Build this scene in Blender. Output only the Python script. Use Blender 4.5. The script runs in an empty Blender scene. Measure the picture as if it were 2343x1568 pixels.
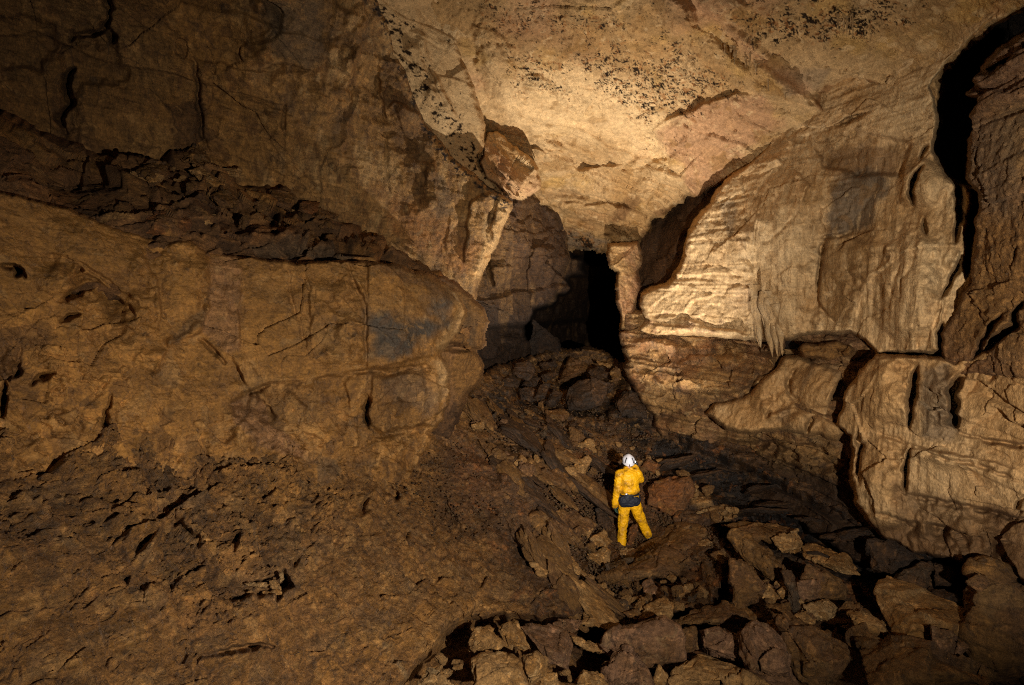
import bpy, bmesh, math, random
import numpy as np
from mathutils import Vector, Matrix

# ------------------------------------------------------------------ camera, world, light, exposure
S = bpy.context.scene
COL = S.collection
CZ = 3.9                      # camera height above the floor where the caver stands
FW, HW, HH = 1171.0, 1171.0, 784.0
cam_d = bpy.data.cameras.new("camera"); cam = bpy.data.objects.new("camera", cam_d); COL.objects.link(cam)
cam_d.sensor_width = 36; cam_d.lens = 18; cam_d.clip_end = 200; cam_d.clip_start = 0.05
cam.location = (0, 0, CZ); cam.rotation_euler = (math.radians(90), 0, 0)
S.camera = cam
w = bpy.data.worlds.new("World"); S.world = w; w.use_nodes = True
w.node_tree.nodes["Background"].inputs[0].default_value = (0.5, 0.6, 0.8, 1)
w.node_tree.nodes["Background"].inputs[1].default_value = 0.0006      # deep cave: practically no daylight
S.view_settings.view_transform = 'Standard'; S.view_settings.look = 'None'
S.view_settings.exposure = 0; S.view_settings.gamma = 1
S.cycles.max_bounces = 4; S.cycles.diffuse_bounces = 2; S.cycles.glossy_bounces = 1
S.cycles.use_denoising = False; S.cycles.filter_width = 1.1; S.cycles.sample_clamp_indirect = 2.0

def W(u, v, Y):
    return Vector(((u - HW) / FW * Y, Y, CZ + (HH - v) / FW * Y))

def spot(name, loc, target, power, size, blend, col, radius=0.03):
    d = bpy.data.lights.new(name, 'SPOT'); d.energy = power; d.color = col
    d.spot_size = math.radians(size); d.spot_blend = blend; d.shadow_soft_size = radius
    o = bpy.data.objects.new(name, d); COL.objects.link(o); o.location = loc
    o.rotation_euler = (Vector(target) - Vector(loc)).to_track_quat('-Z', 'Y').to_euler()
    return o
FL = (1.75, 0.2, CZ - 0.55)          # the photographer's assistant flash, low at the right of the camera
spot("flash_beam", FL, W(1330, 880, 10), 3100, 48, 1.0, (1, .93, .84), .03)
spot("flash_wide", FL, W(880, 960, 10), 1600, 116, 1.0, (1, .93, .84), .03)
spot("flash_right", FL, W(1960, 690, 8), 2400, 76, 1.0, (1, .93, .84), .03)
PY = 9.8                               # distance of the caver
HL = W(1452, 1052, PY + .48)           # the caver's hand flash
spot("caver_flash", HL, HL + Vector((-.12, .38, 1.0)), 1900, 120, 1.0, (1, .96, .92), .05)
spot("caver_flash_centre", HL, HL + Vector((-.08, .30, 1.0)), 1800, 66, 1.0, (1, .96, .92), .05)
spot("caver_flash_core", HL, HL + Vector((.50, .62, 1.0)), 220, 60, 1.0, (1, .94, .87), .05)

# ------------------------------------------------------------------ crops of the photograph -> 2342 px frame
CR = {'A': (0, 0, .3627), 'B': (786.4, 0, .3627), 'C': (1512.2, 0, .3626), 'D': (0, 514.2, .3627), 'E': (786.4, 514.2, .3627),
      'F': (1512.2, 514.2, .3626), 'G': (0, 999.3, .3627), 'H': (786.4, 999.3, .3627), 'I': (1512.2, 999.3, .3626),
      'J': (1330.8, 1004.1, .17755), 'K': (907.3, 1330.8, .284), 'L': (1058.6, 544.4, .30862), 'P': (0, 0, 1)}
def cr(c, pts):
    x, y, s = CR[c]
    return [(x + p[0] * s, y + p[1] * s) + tuple(p[2:]) for p in pts]

# ------------------------------------------------------------------ numpy noise
f32 = np.float32
def h3(ix, iy, iz, seed):
    h = (ix.astype(np.uint32) * np.uint32(374761393)) ^ (iy.astype(np.uint32) * np.uint32(668265263)) ^ (iz.astype(np.uint32) * np.uint32(2147483647 - 62)) ^ np.uint32((seed * 974634777) & 0xffffffff)
    h = (h ^ (h >> np.uint32(13))) * np.uint32(1274126177)
    h = (h ^ (h >> np.uint32(16))) * np.uint32(2246822519)
    return h ^ (h >> np.uint32(15))
def u01(h): return (h & np.uint32(0xffffff)).astype(f32) * f32(1 / 16777216.0)
def vn(P, seed=0):
    """value-gradient mix noise, about -1..1"""
    I = np.floor(P).astype(np.int32); Fr = (P - I).astype(f32)
    U = Fr * Fr * Fr * (Fr * (Fr * 6 - 15) + 10)
    r = 0
    for dx in (0, 1):
        wx = U[:, 0] if dx else 1 - U[:, 0]
        for dy in (0, 1):
            wy = U[:, 1] if dy else 1 - U[:, 1]
            for dz in (0, 1):
                wz = U[:, 2] if dz else 1 - U[:, 2]
                h = h3(I[:, 0] + dx, I[:, 1] + dy, I[:, 2] + dz, seed)
                gx = (h & np.uint32(1023)).astype(f32) / 511.5 - 1
                gy = ((h >> np.uint32(10)) & np.uint32(1023)).astype(f32) / 511.5 - 1
                gz = ((h >> np.uint32(20)) & np.uint32(1023)).astype(f32) / 511.5 - 1
                r = r + wx * wy * wz * (gx * (Fr[:, 0] - dx) + gy * (Fr[:, 1] - dy) + gz * (Fr[:, 2] - dz))
    return (r * 1.5).astype(f32)
def fbm(P, oct=4, seed=0, gain=.5, ridged=False):
    r = 0; a = 1.0; t = 0; Q = P.astype(f32)
    for i in range(oct):
        n = vn(Q, seed + i * 17)
        if ridged: n = 1 - 2 * np.abs(n)
        r = r + a * n; t += a; a *= gain; Q = Q * 2.03 + 11.7
    return r / t
def facet(P, seed=0, tilt=1.0, j=.8):
    """faceted chips: per Voronoi cell a random tilted plane; returns (height, cell random, edge distance)"""
    I = np.floor(P).astype(np.int32)
    N = len(P); b1 = np.full(N, 9., f32); b2 = np.full(N, 9., f32); val = np.zeros(N, f32); cid = np.zeros(N, f32)
    off = np.where(P - I > .5, 0, -1).astype(np.int32)
    for dx in (0, 1):
        for dy in (0, 1):
            for dz in (0, 1):
                cx = I[:, 0] + off[:, 0] + dx; cy = I[:, 1] + off[:, 1] + dy; cz = I[:, 2] + off[:, 2] + dz
                h = h3(cx, cy, cz, seed); h2 = h3(cx, cy, cz, seed + 91)
                px = cx + .5 + j * ((h & np.uint32(1023)).astype(f32) / 1023 - .5) - P[:, 0]
                py = cy + .5 + j * (((h >> np.uint32(10)) & np.uint32(1023)).astype(f32) / 1023 - .5) - P[:, 1]
                pz = cz + .5 + j * (((h >> np.uint32(20)) & np.uint32(1023)).astype(f32) / 1023 - .5) - P[:, 2]
                d = np.sqrt(px * px + py * py + pz * pz)
                v = tilt * (((h2 & np.uint32(1023)).astype(f32) / 511.5 - 1) * px + (((h2 >> np.uint32(10)) & np.uint32(1023)).astype(f32) / 511.5 - 1) * py
                            + (((h2 >> np.uint32(20)) & np.uint32(1023)).astype(f32) / 511.5 - 1) * pz)
                c = u01(h2 * np.uint32(2654435761))
                m = d < b1
                b2 = np.where(m, b1, np.minimum(b2, d)); b1 = np.where(m, d, b1)
                val = np.where(m, v + (c - .5) * .8, val); cid = np.where(m, c, cid)
    return val, cid, b2 - b1
def strata(P, nrm, thick, seed, warp=.3):
    """bedding: every bed sets back or stands out by its own amount, sharp edges"""
    s = (P @ np.array(nrm, f32)) / thick + warp * fbm(P * .8, 3, seed) * 2
    k = np.floor(s).astype(np.int32); f = s - k
    z = np.zeros_like(k)
    a = u01(h3(k, z, z, seed)); b = u01(h3(k + 1, z, z, seed))
    t = np.clip((f - .86) / .14, 0, 1); t = t * t * (3 - 2 * t)
    return (a * (1 - t) + b * t - .5), a
def slits(P, seed, s=1.0, dirv=(.74, -.1, .66)):
    """short dark slits between imbricated flakes, running along dirv"""
    d = np.array(dirv, f32); d /= np.linalg.norm(d); e = np.cross(d, (0, 1, .2)); e /= np.linalg.norm(e); g = np.cross(d, e)
    Q = np.stack([P @ d * 1.1, P @ e * 4.6, P @ g * 4.6], 1).astype(f32) * s + fbm(P * 2.2, 3, seed)[:, None] * .7
    n = fbm(Q, 3, seed + 1, .55); w_ = .5 + fbm(P * 1.3, 2, seed + 2)
    saw = np.abs(n - .10); return np.clip(1 - saw / .06, 0, 1) * np.clip(w_ * 1.6 - .35, 0, 1), n
def sm(x, a, b):
    t = np.clip((x - a) / (b - a), 0, 1); return t * t * (3 - 2 * t)

# ------------------------------------------------------------------ depth fields in the frame
class TPS:
    def __init__(s, pts, lam=1e-4):
        p = np.array(pts, float); s.c = p[:, :2] / 600; n = len(p)
        d = np.linalg.norm(s.c[:, None] - s.c[None], axis=2)
        K = np.where(d > 0, d * d * np.log(d + 1e-9), 0) + lam * np.eye(n)
        A = np.zeros((n + 3, n + 3)); A[:n, :n] = K; A[:n, n] = 1; A[:n, n + 1:] = s.c; A[n, :n] = 1; A[n + 1:, :n] = s.c.T
        s.w = np.linalg.solve(A, np.concatenate([np.log(p[:, 2]), [0, 0, 0]])); s.n = n
    def __call__(s, u, v):
        x = np.asarray(u, float) / 600; y = np.asarray(v, float) / 600
        r = s.w[s.n] + s.w[s.n + 1] * x + s.w[s.n + 2] * y
        for i in range(s.n):
            d2 = (x - s.c[i, 0]) ** 2 + (y - s.c[i, 1]) ** 2
            r = r + s.w[i] * .5 * d2 * np.log(d2 + 1e-12)
        return np.exp(r)
def seg_dist(u, v, pts, closed=False):
    """distance to a polyline, signed side (+ right of travel) and position along it"""
    best = np.full(u.shape, 1e9); side = np.zeros(u.shape); tt = np.zeros(u.shape)
    L = list(pts) + ([pts[0]] if closed else [])
    acc = 0; tot = sum(math.hypot(L[i + 1][0] - L[i][0], L[i + 1][1] - L[i][1]) for i in range(len(L) - 1))
    for i in range(len(L) - 1):
        ax, ay = L[i][:2]; bx, by = L[i + 1][:2]; dx, dy = bx - ax, by - ay; l2 = dx * dx + dy * dy + 1e-9
        t = np.clip(((u - ax) * dx + (v - ay) * dy) / l2, 0, 1)
        d = np.hypot(u - ax - t * dx, v - ay - t * dy)
        m = d < best
        best = np.where(m, d, best); side = np.where(m, np.sign((u - ax) * -dy + (v - ay) * dx), side)
        tt = np.where(m, (acc + t * math.sqrt(l2)) / tot, tt); acc += math.sqrt(l2)
    return best, side, tt
def inside(u, v, pts):
    r = np.zeros(u.shape, bool); n = len(pts)
    for i in range(n):
        x1, y1 = pts[i][:2]; x2, y2 = pts[(i + 1) % n][:2]
        if y1 == y2: continue
        r ^= ((y1 > v) != (y2 > v)) & (u < (x2 - x1) * (v - y1) / (y2 - y1) + x1)
    return r

def rgb(*c): return np.array(c, f32)
OCHRE = rgb(.245, .130, .038); TAN = rgb(.37, .222, .090); PALE = rgb(.50, .335, .165); CREAM = rgb(.60, .43, .23)
BROWN = rgb(.135, .070, .028); RUST = rgb(.21, .085, .024); GREY = rgb(.170, .122, .078); DARK = rgb(.045, .030, .020)
PINK = rgb(.38, .215, .115); PURP = rgb(.185, .105, .062); BLUE = rgb(.15, .135, .125); BLACK = rgb(.013, .007, .003); MUD = rgb(.195, .103, .034)

def mesh_obj(name, V, F, col=None, mat=None, smooth=True, parent=None):
    me = bpy.data.meshes.new(name)
    V = np.asarray(V, f32); F = np.asarray(F, np.int32)
    me.vertices.add(len(V)); me.vertices.foreach_set('co', V.ravel())
    k = F.shape[1]
    me.loops.add(F.size); me.loops.foreach_set('vertex_index', F.ravel())
    me.polygons.add(len(F)); me.polygons.foreach_set('loop_start', np.arange(0, F.size, k, dtype=np.int32))
    me.polygons.foreach_set('loop_total', np.full(len(F), k, np.int32))
    me.update(calc_edges=True)
    if smooth: me.polygons.foreach_set('use_smooth', np.ones(len(F), bool))
    if col is not None:
        a = me.color_attributes.new('Col', 'FLOAT_COLOR', 'POINT')
        c4 = np.ones((len(V), 4), f32); c4[:, :col.shape[1]] = col; a.data.foreach_set('color', c4.ravel())
    if mat: me.materials.append(mat)
    o = bpy.data.objects.new(name, me); COL.objects.link(o)
    if parent: o.parent = parent
    return o

# ------------------------------------------------------------------ materials
def rock_mat(name, bump=.35, scale=1.0, rough=.72, streak=0.0, vary=.3, spec=.4, bed=.25, chip=.18, bedrot=(0, 0, 0)):
    bump *= 1.5; vary *= 1.25
    m = bpy.data.materials.new(name); m.use_nodes = True; nt = m.node_tree; N = nt.nodes; Lk = nt.links
    b = N['Principled BSDF']
    def nd(t, **k):
        n = N.new(t)
        for a, c in k.items(): setattr(n, a, c)
        return n
    at = nd('ShaderNodeAttribute'); at.attribute_name = 'Col'
    tc = nd('ShaderNodeTexCoord')
    mp = nd('ShaderNodeMapping'); mp.inputs['Scale'].default_value = (scale, scale, scale * (1 - .75 * streak)); Lk.new(tc.outputs['Object'], mp.inputs[0])
    n1 = nd('ShaderNodeTexNoise'); n1.inputs['Scale'].default_value = 11; n1.inputs['Detail'].default_value = 12; n1.inputs['Roughness'].default_value = .76
    n2 = nd('ShaderNodeTexNoise'); n2.inputs['Scale'].default_value = 60; n2.inputs['Detail'].default_value = 6; n2.inputs['Roughness'].default_value = .75
    mp2 = nd('ShaderNodeMapping'); mp2.inputs['Rotation'].default_value = bedrot; mp2.inputs['Scale'].default_value = (1.6, 1.6, 17); Lk.new(tc.outputs['Object'], mp2.inputs[0])
    n3 = nd('ShaderNodeTexNoise'); n3.inputs['Scale'].default_value = 1.6; n3.inputs['Detail'].default_value = 8; n3.inputs['Roughness'].default_value = .7; Lk.new(mp2.outputs[0], n3.inputs['Vector'])
    vo = nd('ShaderNodeTexVoronoi'); vo.inputs['Scale'].default_value = 16; vo.inputs['Randomness'].default_value = 1
    for n in (n1, n2): Lk.new(mp.outputs[0], n.inputs['Vector'])
    mx = nd('ShaderNodeMixRGB'); mx.blend_type = 'ADD'; mx.inputs[0].default_value = .25; Lk.new(mp.outputs[0], mx.inputs[1]); Lk.new(n1.outputs['Color'], mx.inputs[2]); Lk.new(mx.outputs[0], vo.inputs['Vector'])
    def mr(src, a, b_, c, d):
        r = nd('ShaderNodeMapRange'); r.inputs[1].default_value = a; r.inputs[2].default_value = b_; r.inputs[3].default_value = c; r.inputs[4].default_value = d; Lk.new(src, r.inputs[0]); return r.outputs[0]
    def mul(a, b_):
        m_ = nd('ShaderNodeMath', operation='MULTIPLY'); Lk.new(a, m_.inputs[0]); Lk.new(b_, m_.inputs[1]); return m_.outputs[0]
    sep = nd('ShaderNodeSeparateColor'); Lk.new(vo.outputs['Color'], sep.inputs[0])
    f = mul(mul(mr(n1.outputs['Fac'], .36, .64, 1 - vary, 1 + vary), mr(n2.outputs['Fac'], .34, .66, .66, 1.34)), mr(n3.outputs['Fac'], .38, .62, 1 - bed, 1 + bed * .8))
    f = mul(f, mr(sep.outputs[0], 0, 1, 1 - chip, 1 + chip))
    vm = nd('ShaderNodeVectorMath', operation='SCALE'); Lk.new(at.outputs['Color'], vm.inputs[0]); Lk.new(f, vm.inputs['Scale'])
    Lk.new(vm.outputs[0], b.inputs['Base Color'])
    a1 = nd('ShaderNodeMath', operation='MULTIPLY_ADD'); Lk.new(n2.outputs['Fac'], a1.inputs[0]); a1.inputs[1].default_value = .30; Lk.new(n1.outputs['Fac'], a1.inputs[2])
    a2 = nd('ShaderNodeMath', operation='MULTIPLY_ADD'); Lk.new(n3.outputs['Fac'], a2.inputs[0]); a2.inputs[1].default_value = 1.2 * bed; Lk.new(a1.outputs[0], a2.inputs[2])
    a3 = nd('ShaderNodeMath', operation='MULTIPLY_ADD'); Lk.new(sep.outputs[1], a3.inputs[0]); a3.inputs[1].default_value = .5 * chip; Lk.new(a2.outputs[0], a3.inputs[2])
    bp = nd('ShaderNodeBump'); bp.inputs['Strength'].default_value = min(1, bump); bp.inputs['Distance'].default_value = .06 / scale
    Lk.new(a3.outputs[0], bp.inputs['Height']); Lk.new(bp.outputs[0], b.inputs['Normal'])
    Lk.new(mr(n3.outputs['Fac'], .35, .65, rough - .22, rough + .12), b.inputs['Roughness'])
    b.inputs['Specular IOR Level'].default_value = spec
    return m
M_WALL = rock_mat('wall_rock', .6, 1.0, bed=.17, bedrot=(.5, .3, 0))
M_CEIL = rock_mat('ceiling_rock', .5, .9, vary=.15, bed=.14, chip=.06, spec=.1, bedrot=(.7, .4, 0))
M_BENCH = rock_mat('mud_filmed_rock', .42, .62, vary=.26, bed=.14, chip=.10, spec=.45, rough=.62, bedrot=(.5, .3, 0))
M_LEFT = rock_mat('streaked_wall_rock', .6, 1.0, streak=.8, vary=.34, bed=.20, chip=.14, bedrot=(.5, .3, 0))
M_FLOW = rock_mat('flowstone_rock', .42, .9, streak=.75, vary=.22, bed=.12, chip=.04)
M_FLOOR = rock_mat('floor_rock', .7, 1.2, rough=.58, vary=.34, bed=.30, chip=.25, spec=.5, bedrot=(.6, -.5, .3))
M_STONE = rock_mat('boulder_rock', .6, 1.4, rough=.64, vary=.3, bed=.25, chip=.18, bedrot=(.8, .5, 0))
M_DARK = rock_mat('far_rock', .6, .7, vary=.35)

# ------------------------------------------------------------------ the generic rock sheet
STEP = 2.2; AUX = {}
LAY = {}
def noise_uv(u, v, s, seed, oct=3):
    return fbm(np.stack([u / s, v / s, np.zeros_like(u) + seed * 7.3], 1), oct, seed)
def layer(name, poly, ctrl, mat, detail, colour, feats=(), roll=(14, .5), jit=7, step=STEP, label=None, extra_col=None, jscale=45):
    T = TPS(ctrl); LAY[name] = T
    P_ = np.array([p[:2] for p in poly]); pad = 12
    u0, v0 = np.maximum(P_.min(0) - pad, (-160, -130)); u1, v1 = np.minimum(P_.max(0) + pad, (2502, 1698))
    us = np.arange(u0, u1, step); vs = np.arange(v0, v1, step)
    U, V = np.meshgrid(us, vs); nv, nu = U.shape; u = U.ravel(); v = V.ravel()
    d, _, _ = seg_dist(u, v, poly, True); sd = np.where(inside(u, v, poly), d, -d)
    sd = sd + jit * noise_uv(u, v, jscale, 3, 4) * 1.6 + jit * .5 * noise_uv(u, v, 12, 5, 2)
    keep = sd > -2
    Yb = T(u, v)
    Pb = np.stack([(u - HW) / FW * Yb, Yb, CZ + (HH - v) / FW * Yb], 1).astype(f32)      # smooth base: noise lives here
    Y = Yb
    for fn in feats: Y = fn(u, v, Y)
    K = Y.reshape(nv, nu).copy()
    for _ in range(2):
        E = np.pad(K, 1, mode='edge'); K = (E[:-2, 1:-1] + E[2:, 1:-1] + E[1:-1, :-2] + E[1:-1, 2:] + 2 * E[1:-1, 1:-1]) / 6
    Y = K.ravel()
    w_, R = roll
    t = np.clip(1 - sd / w_, 0, 1); Y = Y + R * (1 - np.sqrt(np.maximum(1 - t ** 2.2, 0))) 
    X = (u - HW) / FW * Y; Z = CZ + (HH - v) / FW * Y
    P = np.stack([X, Y, Z], 1).astype(f32)
    # normals of the base sheet
    G = Pb.reshape(nv, nu, 3)
    du = np.gradient(G, axis=1); dv = np.gradient(G, axis=0)
    n = np.cross(du, dv).reshape(-1, 3); n /= np.linalg.norm(n, axis=1, keepdims=True) + 1e-9
    n = n * np.where((n * P).sum(1) > 0, -1, 1)[:, None]      # towards the camera side
    # smooth normals by blending with the viewing ray so steep edges do not fold
    ray = P.copy(); ray[:, 2] -= CZ; ray /= np.linalg.norm(ray, axis=1, keepdims=True)
    n = n * .6 - ray * .6; n /= np.linalg.norm(n, axis=1, keepdims=True)
    idx = np.where(keep)[0]
    D = detail(Pb[idx], u[idx], v[idx])
    D = D + facet(Pb[idx] * 13, 77, 1.2)[0] * (.004 if mat is M_FLOW or mat is M_CEIL else .012)
    P2 = P[idx] + n[idx] * D[:, None]
    # relax the steep faces of breaks so they read as rock, not as drawn-out strips
    PG = P.copy(); PG[idx] = P2; PG = PG.reshape(nv, nu, 3); ex = (Yb * step / FW).reshape(nv, nu)
    st_ = np.maximum(np.linalg.norm(np.gradient(PG, axis=0), axis=2), np.linalg.norm(np.gradient(PG, axis=1), axis=2)) / ex
    for _ in range(3): E = np.pad(st_, 1, mode='edge'); st_ = np.maximum(st_ * .99, (E[:-2, 1:-1] + E[2:, 1:-1] + E[1:-1, :-2] + E[1:-1, 2:]) / 4)
    wt = np.clip((st_ - 5) / 7, 0, .8)[..., None]
    for _ in range(2):
        E = np.pad(PG, ((1, 1), (1, 1), (0, 0)), mode='edge'); PG = PG * (1 - wt) + wt * (E[:-2, 1:-1] + E[2:, 1:-1] + E[1:-1, :-2] + E[1:-1, 2:]) / 4
    P2 = PG.reshape(-1, 3)[idx]
    C = colour(Pb[idx], u[idx], v[idx], D)
    if 'c' in AUX: C = C * (1 + AUX.pop('c'))[:, None]
    C = C * np.array([1.06, .97, .84] if mat in (M_CEIL, M_FLOW) else [1.12, .97, .72], f32)
    mp = -np.ones(nv * nu, np.int64); mp[idx] = np.arange(len(idx))
    q = mp.reshape(nv, nu)
    a = q[:-1, :-1].ravel(); b = q[:-1, 1:].ravel(); c = q[1:, 1:].ravel(); e = q[1:, :-1].ravel()
    ok = (a >= 0) & (b >= 0) & (c >= 0) & (e >= 0)
    F = np.stack([a, e, c, b], 1)[ok]
    o = mesh_obj(name, P2, F, np.clip(C, .004, .9), mat)
    return o

# feature makers --------------------------------------------------------------
def _bb(u, v, pts, m):
    a = np.array([p[:2] for p in pts]); return (u > a[:, 0].min() - m) & (u < a[:, 0].max() + m) & (v > a[:, 1].min() - m) & (v < a[:, 1].max() + m)
def crack(pts, width, depth, jit=5, c='P'):
    """a fissure: ragged, pinching and swelling, sharp on one lip and sloping on the other"""
    pts = cr(c, pts)
    def f(u, v, Y):
        m = _bb(u, v, pts, width * 4 + jit * 2 + 12)
        if not m.any(): return Y
        a, b = u[m], v[m]
        ju = a + jit * 1.3 * noise_uv(a, b, 42, 11, 2) + jit * .8 * noise_uv(a, b, 13, 14, 3); jv = b + jit * 1.3 * noise_uv(a, b, 42, 12, 2) + jit * .8 * noise_uv(a, b, 13, 15, 3)
        d, s, t = seg_dist(ju, jv, pts)
        env = np.sin(np.pi * np.clip(t, 0, 1)) ** .7
        wv = .6 + (width * .95 + .8) * env * np.clip(.85 + 1.2 * noise_uv(a, b, 30, 13, 3), .4, 1.5)
        q = d / np.where(s > 0, wv * 2.6, wv)
        Y = Y.copy(); Y[m] += depth * (.3 + .7 * min(1, width / 5)) * np.clip(wv / 4, .2, 1) * np.clip(1.1 - q ** 1.5, 0, 1)
        return Y
    return f
def step(pts, h, fade, jit=5, c='P', sharp=3.0):
    """surface right of the line of travel comes towards the camera by h, fading away from the line"""
    pts = cr(c, pts)
    def f(u, v, Y):
        m = _bb(u, v, pts, fade * 2.5)
        if not m.any(): return Y
        a, b = u[m], v[m]
        ju = a + jit * 1.3 * noise_uv(a, b, 45, 21, 2) + jit * .8 * noise_uv(a, b, 14, 23, 3); jv = b + jit * 1.3 * noise_uv(a, b, 45, 22, 2) + jit * .8 * noise_uv(a, b, 14, 24, 3)
        d, s, t = seg_dist(ju, jv, pts)
        endf = sm(t, 0, .2) * (1 - sm(t, .8, 1)) * np.clip(.65 + 1.6 * noise_uv(a, b, 50, 25, 3), .1, 1.3)
        Y = Y.copy(); Y[m] -= np.where(s > 0, h, 0) * sm(d, 0, sharp) * np.exp(-(d / fade) ** 2) * endf
        return Y
    return f
def blob(u0, v0, ru, rv, ang, h, c='P', sharp=1.0, jit=.18):
    (x, y), = cr(c, [(u0, v0)]); k = CR[c][2]; ru *= k; rv *= k; ca, sa = math.cos(math.radians(ang)), math.sin(math.radians(ang))
    def f(u, v, Y):
        R = max(ru, rv) * 1.6
        m = (abs(u - x) < R) & (abs(v - y) < R)
        if not m.any(): return Y
        a = (u[m] - x) * ca + (v[m] - y) * sa; b = -(u[m] - x) * sa + (v[m] - y) * ca
        q = np.sqrt((a / ru) ** 2 + (b / rv) ** 2) * (1 + jit * noise_uv(u[m], v[m], 40, 31, 3) * 2)
        e = np.clip(1 - q ** (2 * sharp), 0, 1) ** (.5 if sharp > 1 else 1)
        Y = Y.copy(); Y[m] -= h * e
        return Y
    return f
def region(pts, h, edge=6, jit=6, c='P'):
    """a polygonal plate standing out (h>0) or set back (h<0) with a crisp ragged edge"""
    pts = cr(c, pts)
    def f(u, v, Y):
        m = _bb(u, v, pts, 30)
        if not m.any(): return Y
        a, b = u[m], v[m]
        d, _, _ = seg_dist(a, b, pts, True); sd = np.where(inside(a, b, pts), d, -d) + jit * noise_uv(a, b, 28, 41, 3) * 1.5
        Y = Y.copy(); Y[m] -= h * sm(sd, -edge * .5, edge * .5)
        return Y
    return f
def pm(u, v, pts, soft=14, jit=14, c='P', js=40, seed=51):
    """0..1 mask of a polygon with a ragged soft edge"""
    pts = cr(c, pts); r = np.zeros(u.shape, f32); m = _bb(u, v, pts, soft + jit * 2)
    if m.any():
        a, b = u[m], v[m]
        d, _, _ = seg_dist(a, b, pts, True); sd = np.where(inside(a, b, pts), d, -d) + jit * noise_uv(a, b, js, seed, 4) * 1.6
        r[m] = sm(sd, -soft * .5, soft * .5)
    return r
def lm(u, v, pts, width, jit=5, c='P'):
    pts = cr(c, pts); r = np.zeros(u.shape, f32); m = _bb(u, v, pts, width * 3 + jit * 2)
    if m.any():
        a, b = u[m], v[m]
        d, _, t = seg_dist(a + jit * noise_uv(a, b, 22, 11, 3), b + jit * noise_uv(a, b, 22, 12, 3), pts)
        r[m] = np.exp(-(d / width) ** 2)
    return r
def mixc(C, col, m): return C * (1 - m[:, None]) + col[None] * m[:, None]
def tint(P, base, alt, s=.5, seed=3, amt=1.0, lo=-.15, hi=.35):
    m = sm(fbm(P * s, 4, seed), lo, hi) * amt
    return mixc(np.repeat(base[None], len(P), 0), alt, m)
def fleck(P, s, seed, thr, w_=.03):
    n = fbm(P * s + fbm(P * s * .7, 2, seed + 5)[:, None], 3, seed, .62); return sm(n, thr, thr + w_)
def spots(P, s, seed, thr, stretch=(1, 1, 1)):
    """dark mineral flecks: thresholded noise"""
    n = fbm(P * s * np.array(stretch, f32), 3, seed, .6)
    return sm(n, thr, thr + .05)
LEFTBED = (.28, -.42, .86)        # bedding of the left side dips towards the right and away
def struct(o): o['kind'] = 'structure'; return o

# ================================================================== CEILING
def det_ceil(P, u, v):
    n, cid, e = facet(P * np.array([.45, .45, .7], f32), 5, 1.0)
    chip, _, _ = facet(P * 2.4 + fbm(P, 2, 8)[:, None] * .6, 6, 1.0)
    low = sm(v, 330, 480)
    st, _ = strata(P, (.15, -.75, .64), .22, 7, .5)
    pits = spots(P, 5.5, 20, .33, (1, 1, 2)) 
    arcs = strata(P + fbm(P * .45, 3, 113)[:, None] * 1.2, (.35, -.6, .7), .16, 114, .8)[0]; midl = sm(v, 230, 330) + .8 * sm(v, 400, 470)
    r = arcs * (.035 + .10 * midl) + fbm(P * .8, 4, 9) * .20 + n * .12 * (.5 + low) + chip * (.02 + .03 * low) + fbm(P * 7, 4, 10, .6) * .035 + st * .16 * low
    drip = pm(u, v, [(1660, 60), (1720, 90), (1800, 170), (1840, 215), (1800, 220), (1700, 130)], 20)
    return r + fbm(P * 2.2, 4, 13, .6) * .07 + fbm(P * 16, 3, 19, .6) * .02 - np.abs(fbm(P * np.array([9, 9, 2], f32), 3, 12)) * .05 - .05 * pits + drip * .12
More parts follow.
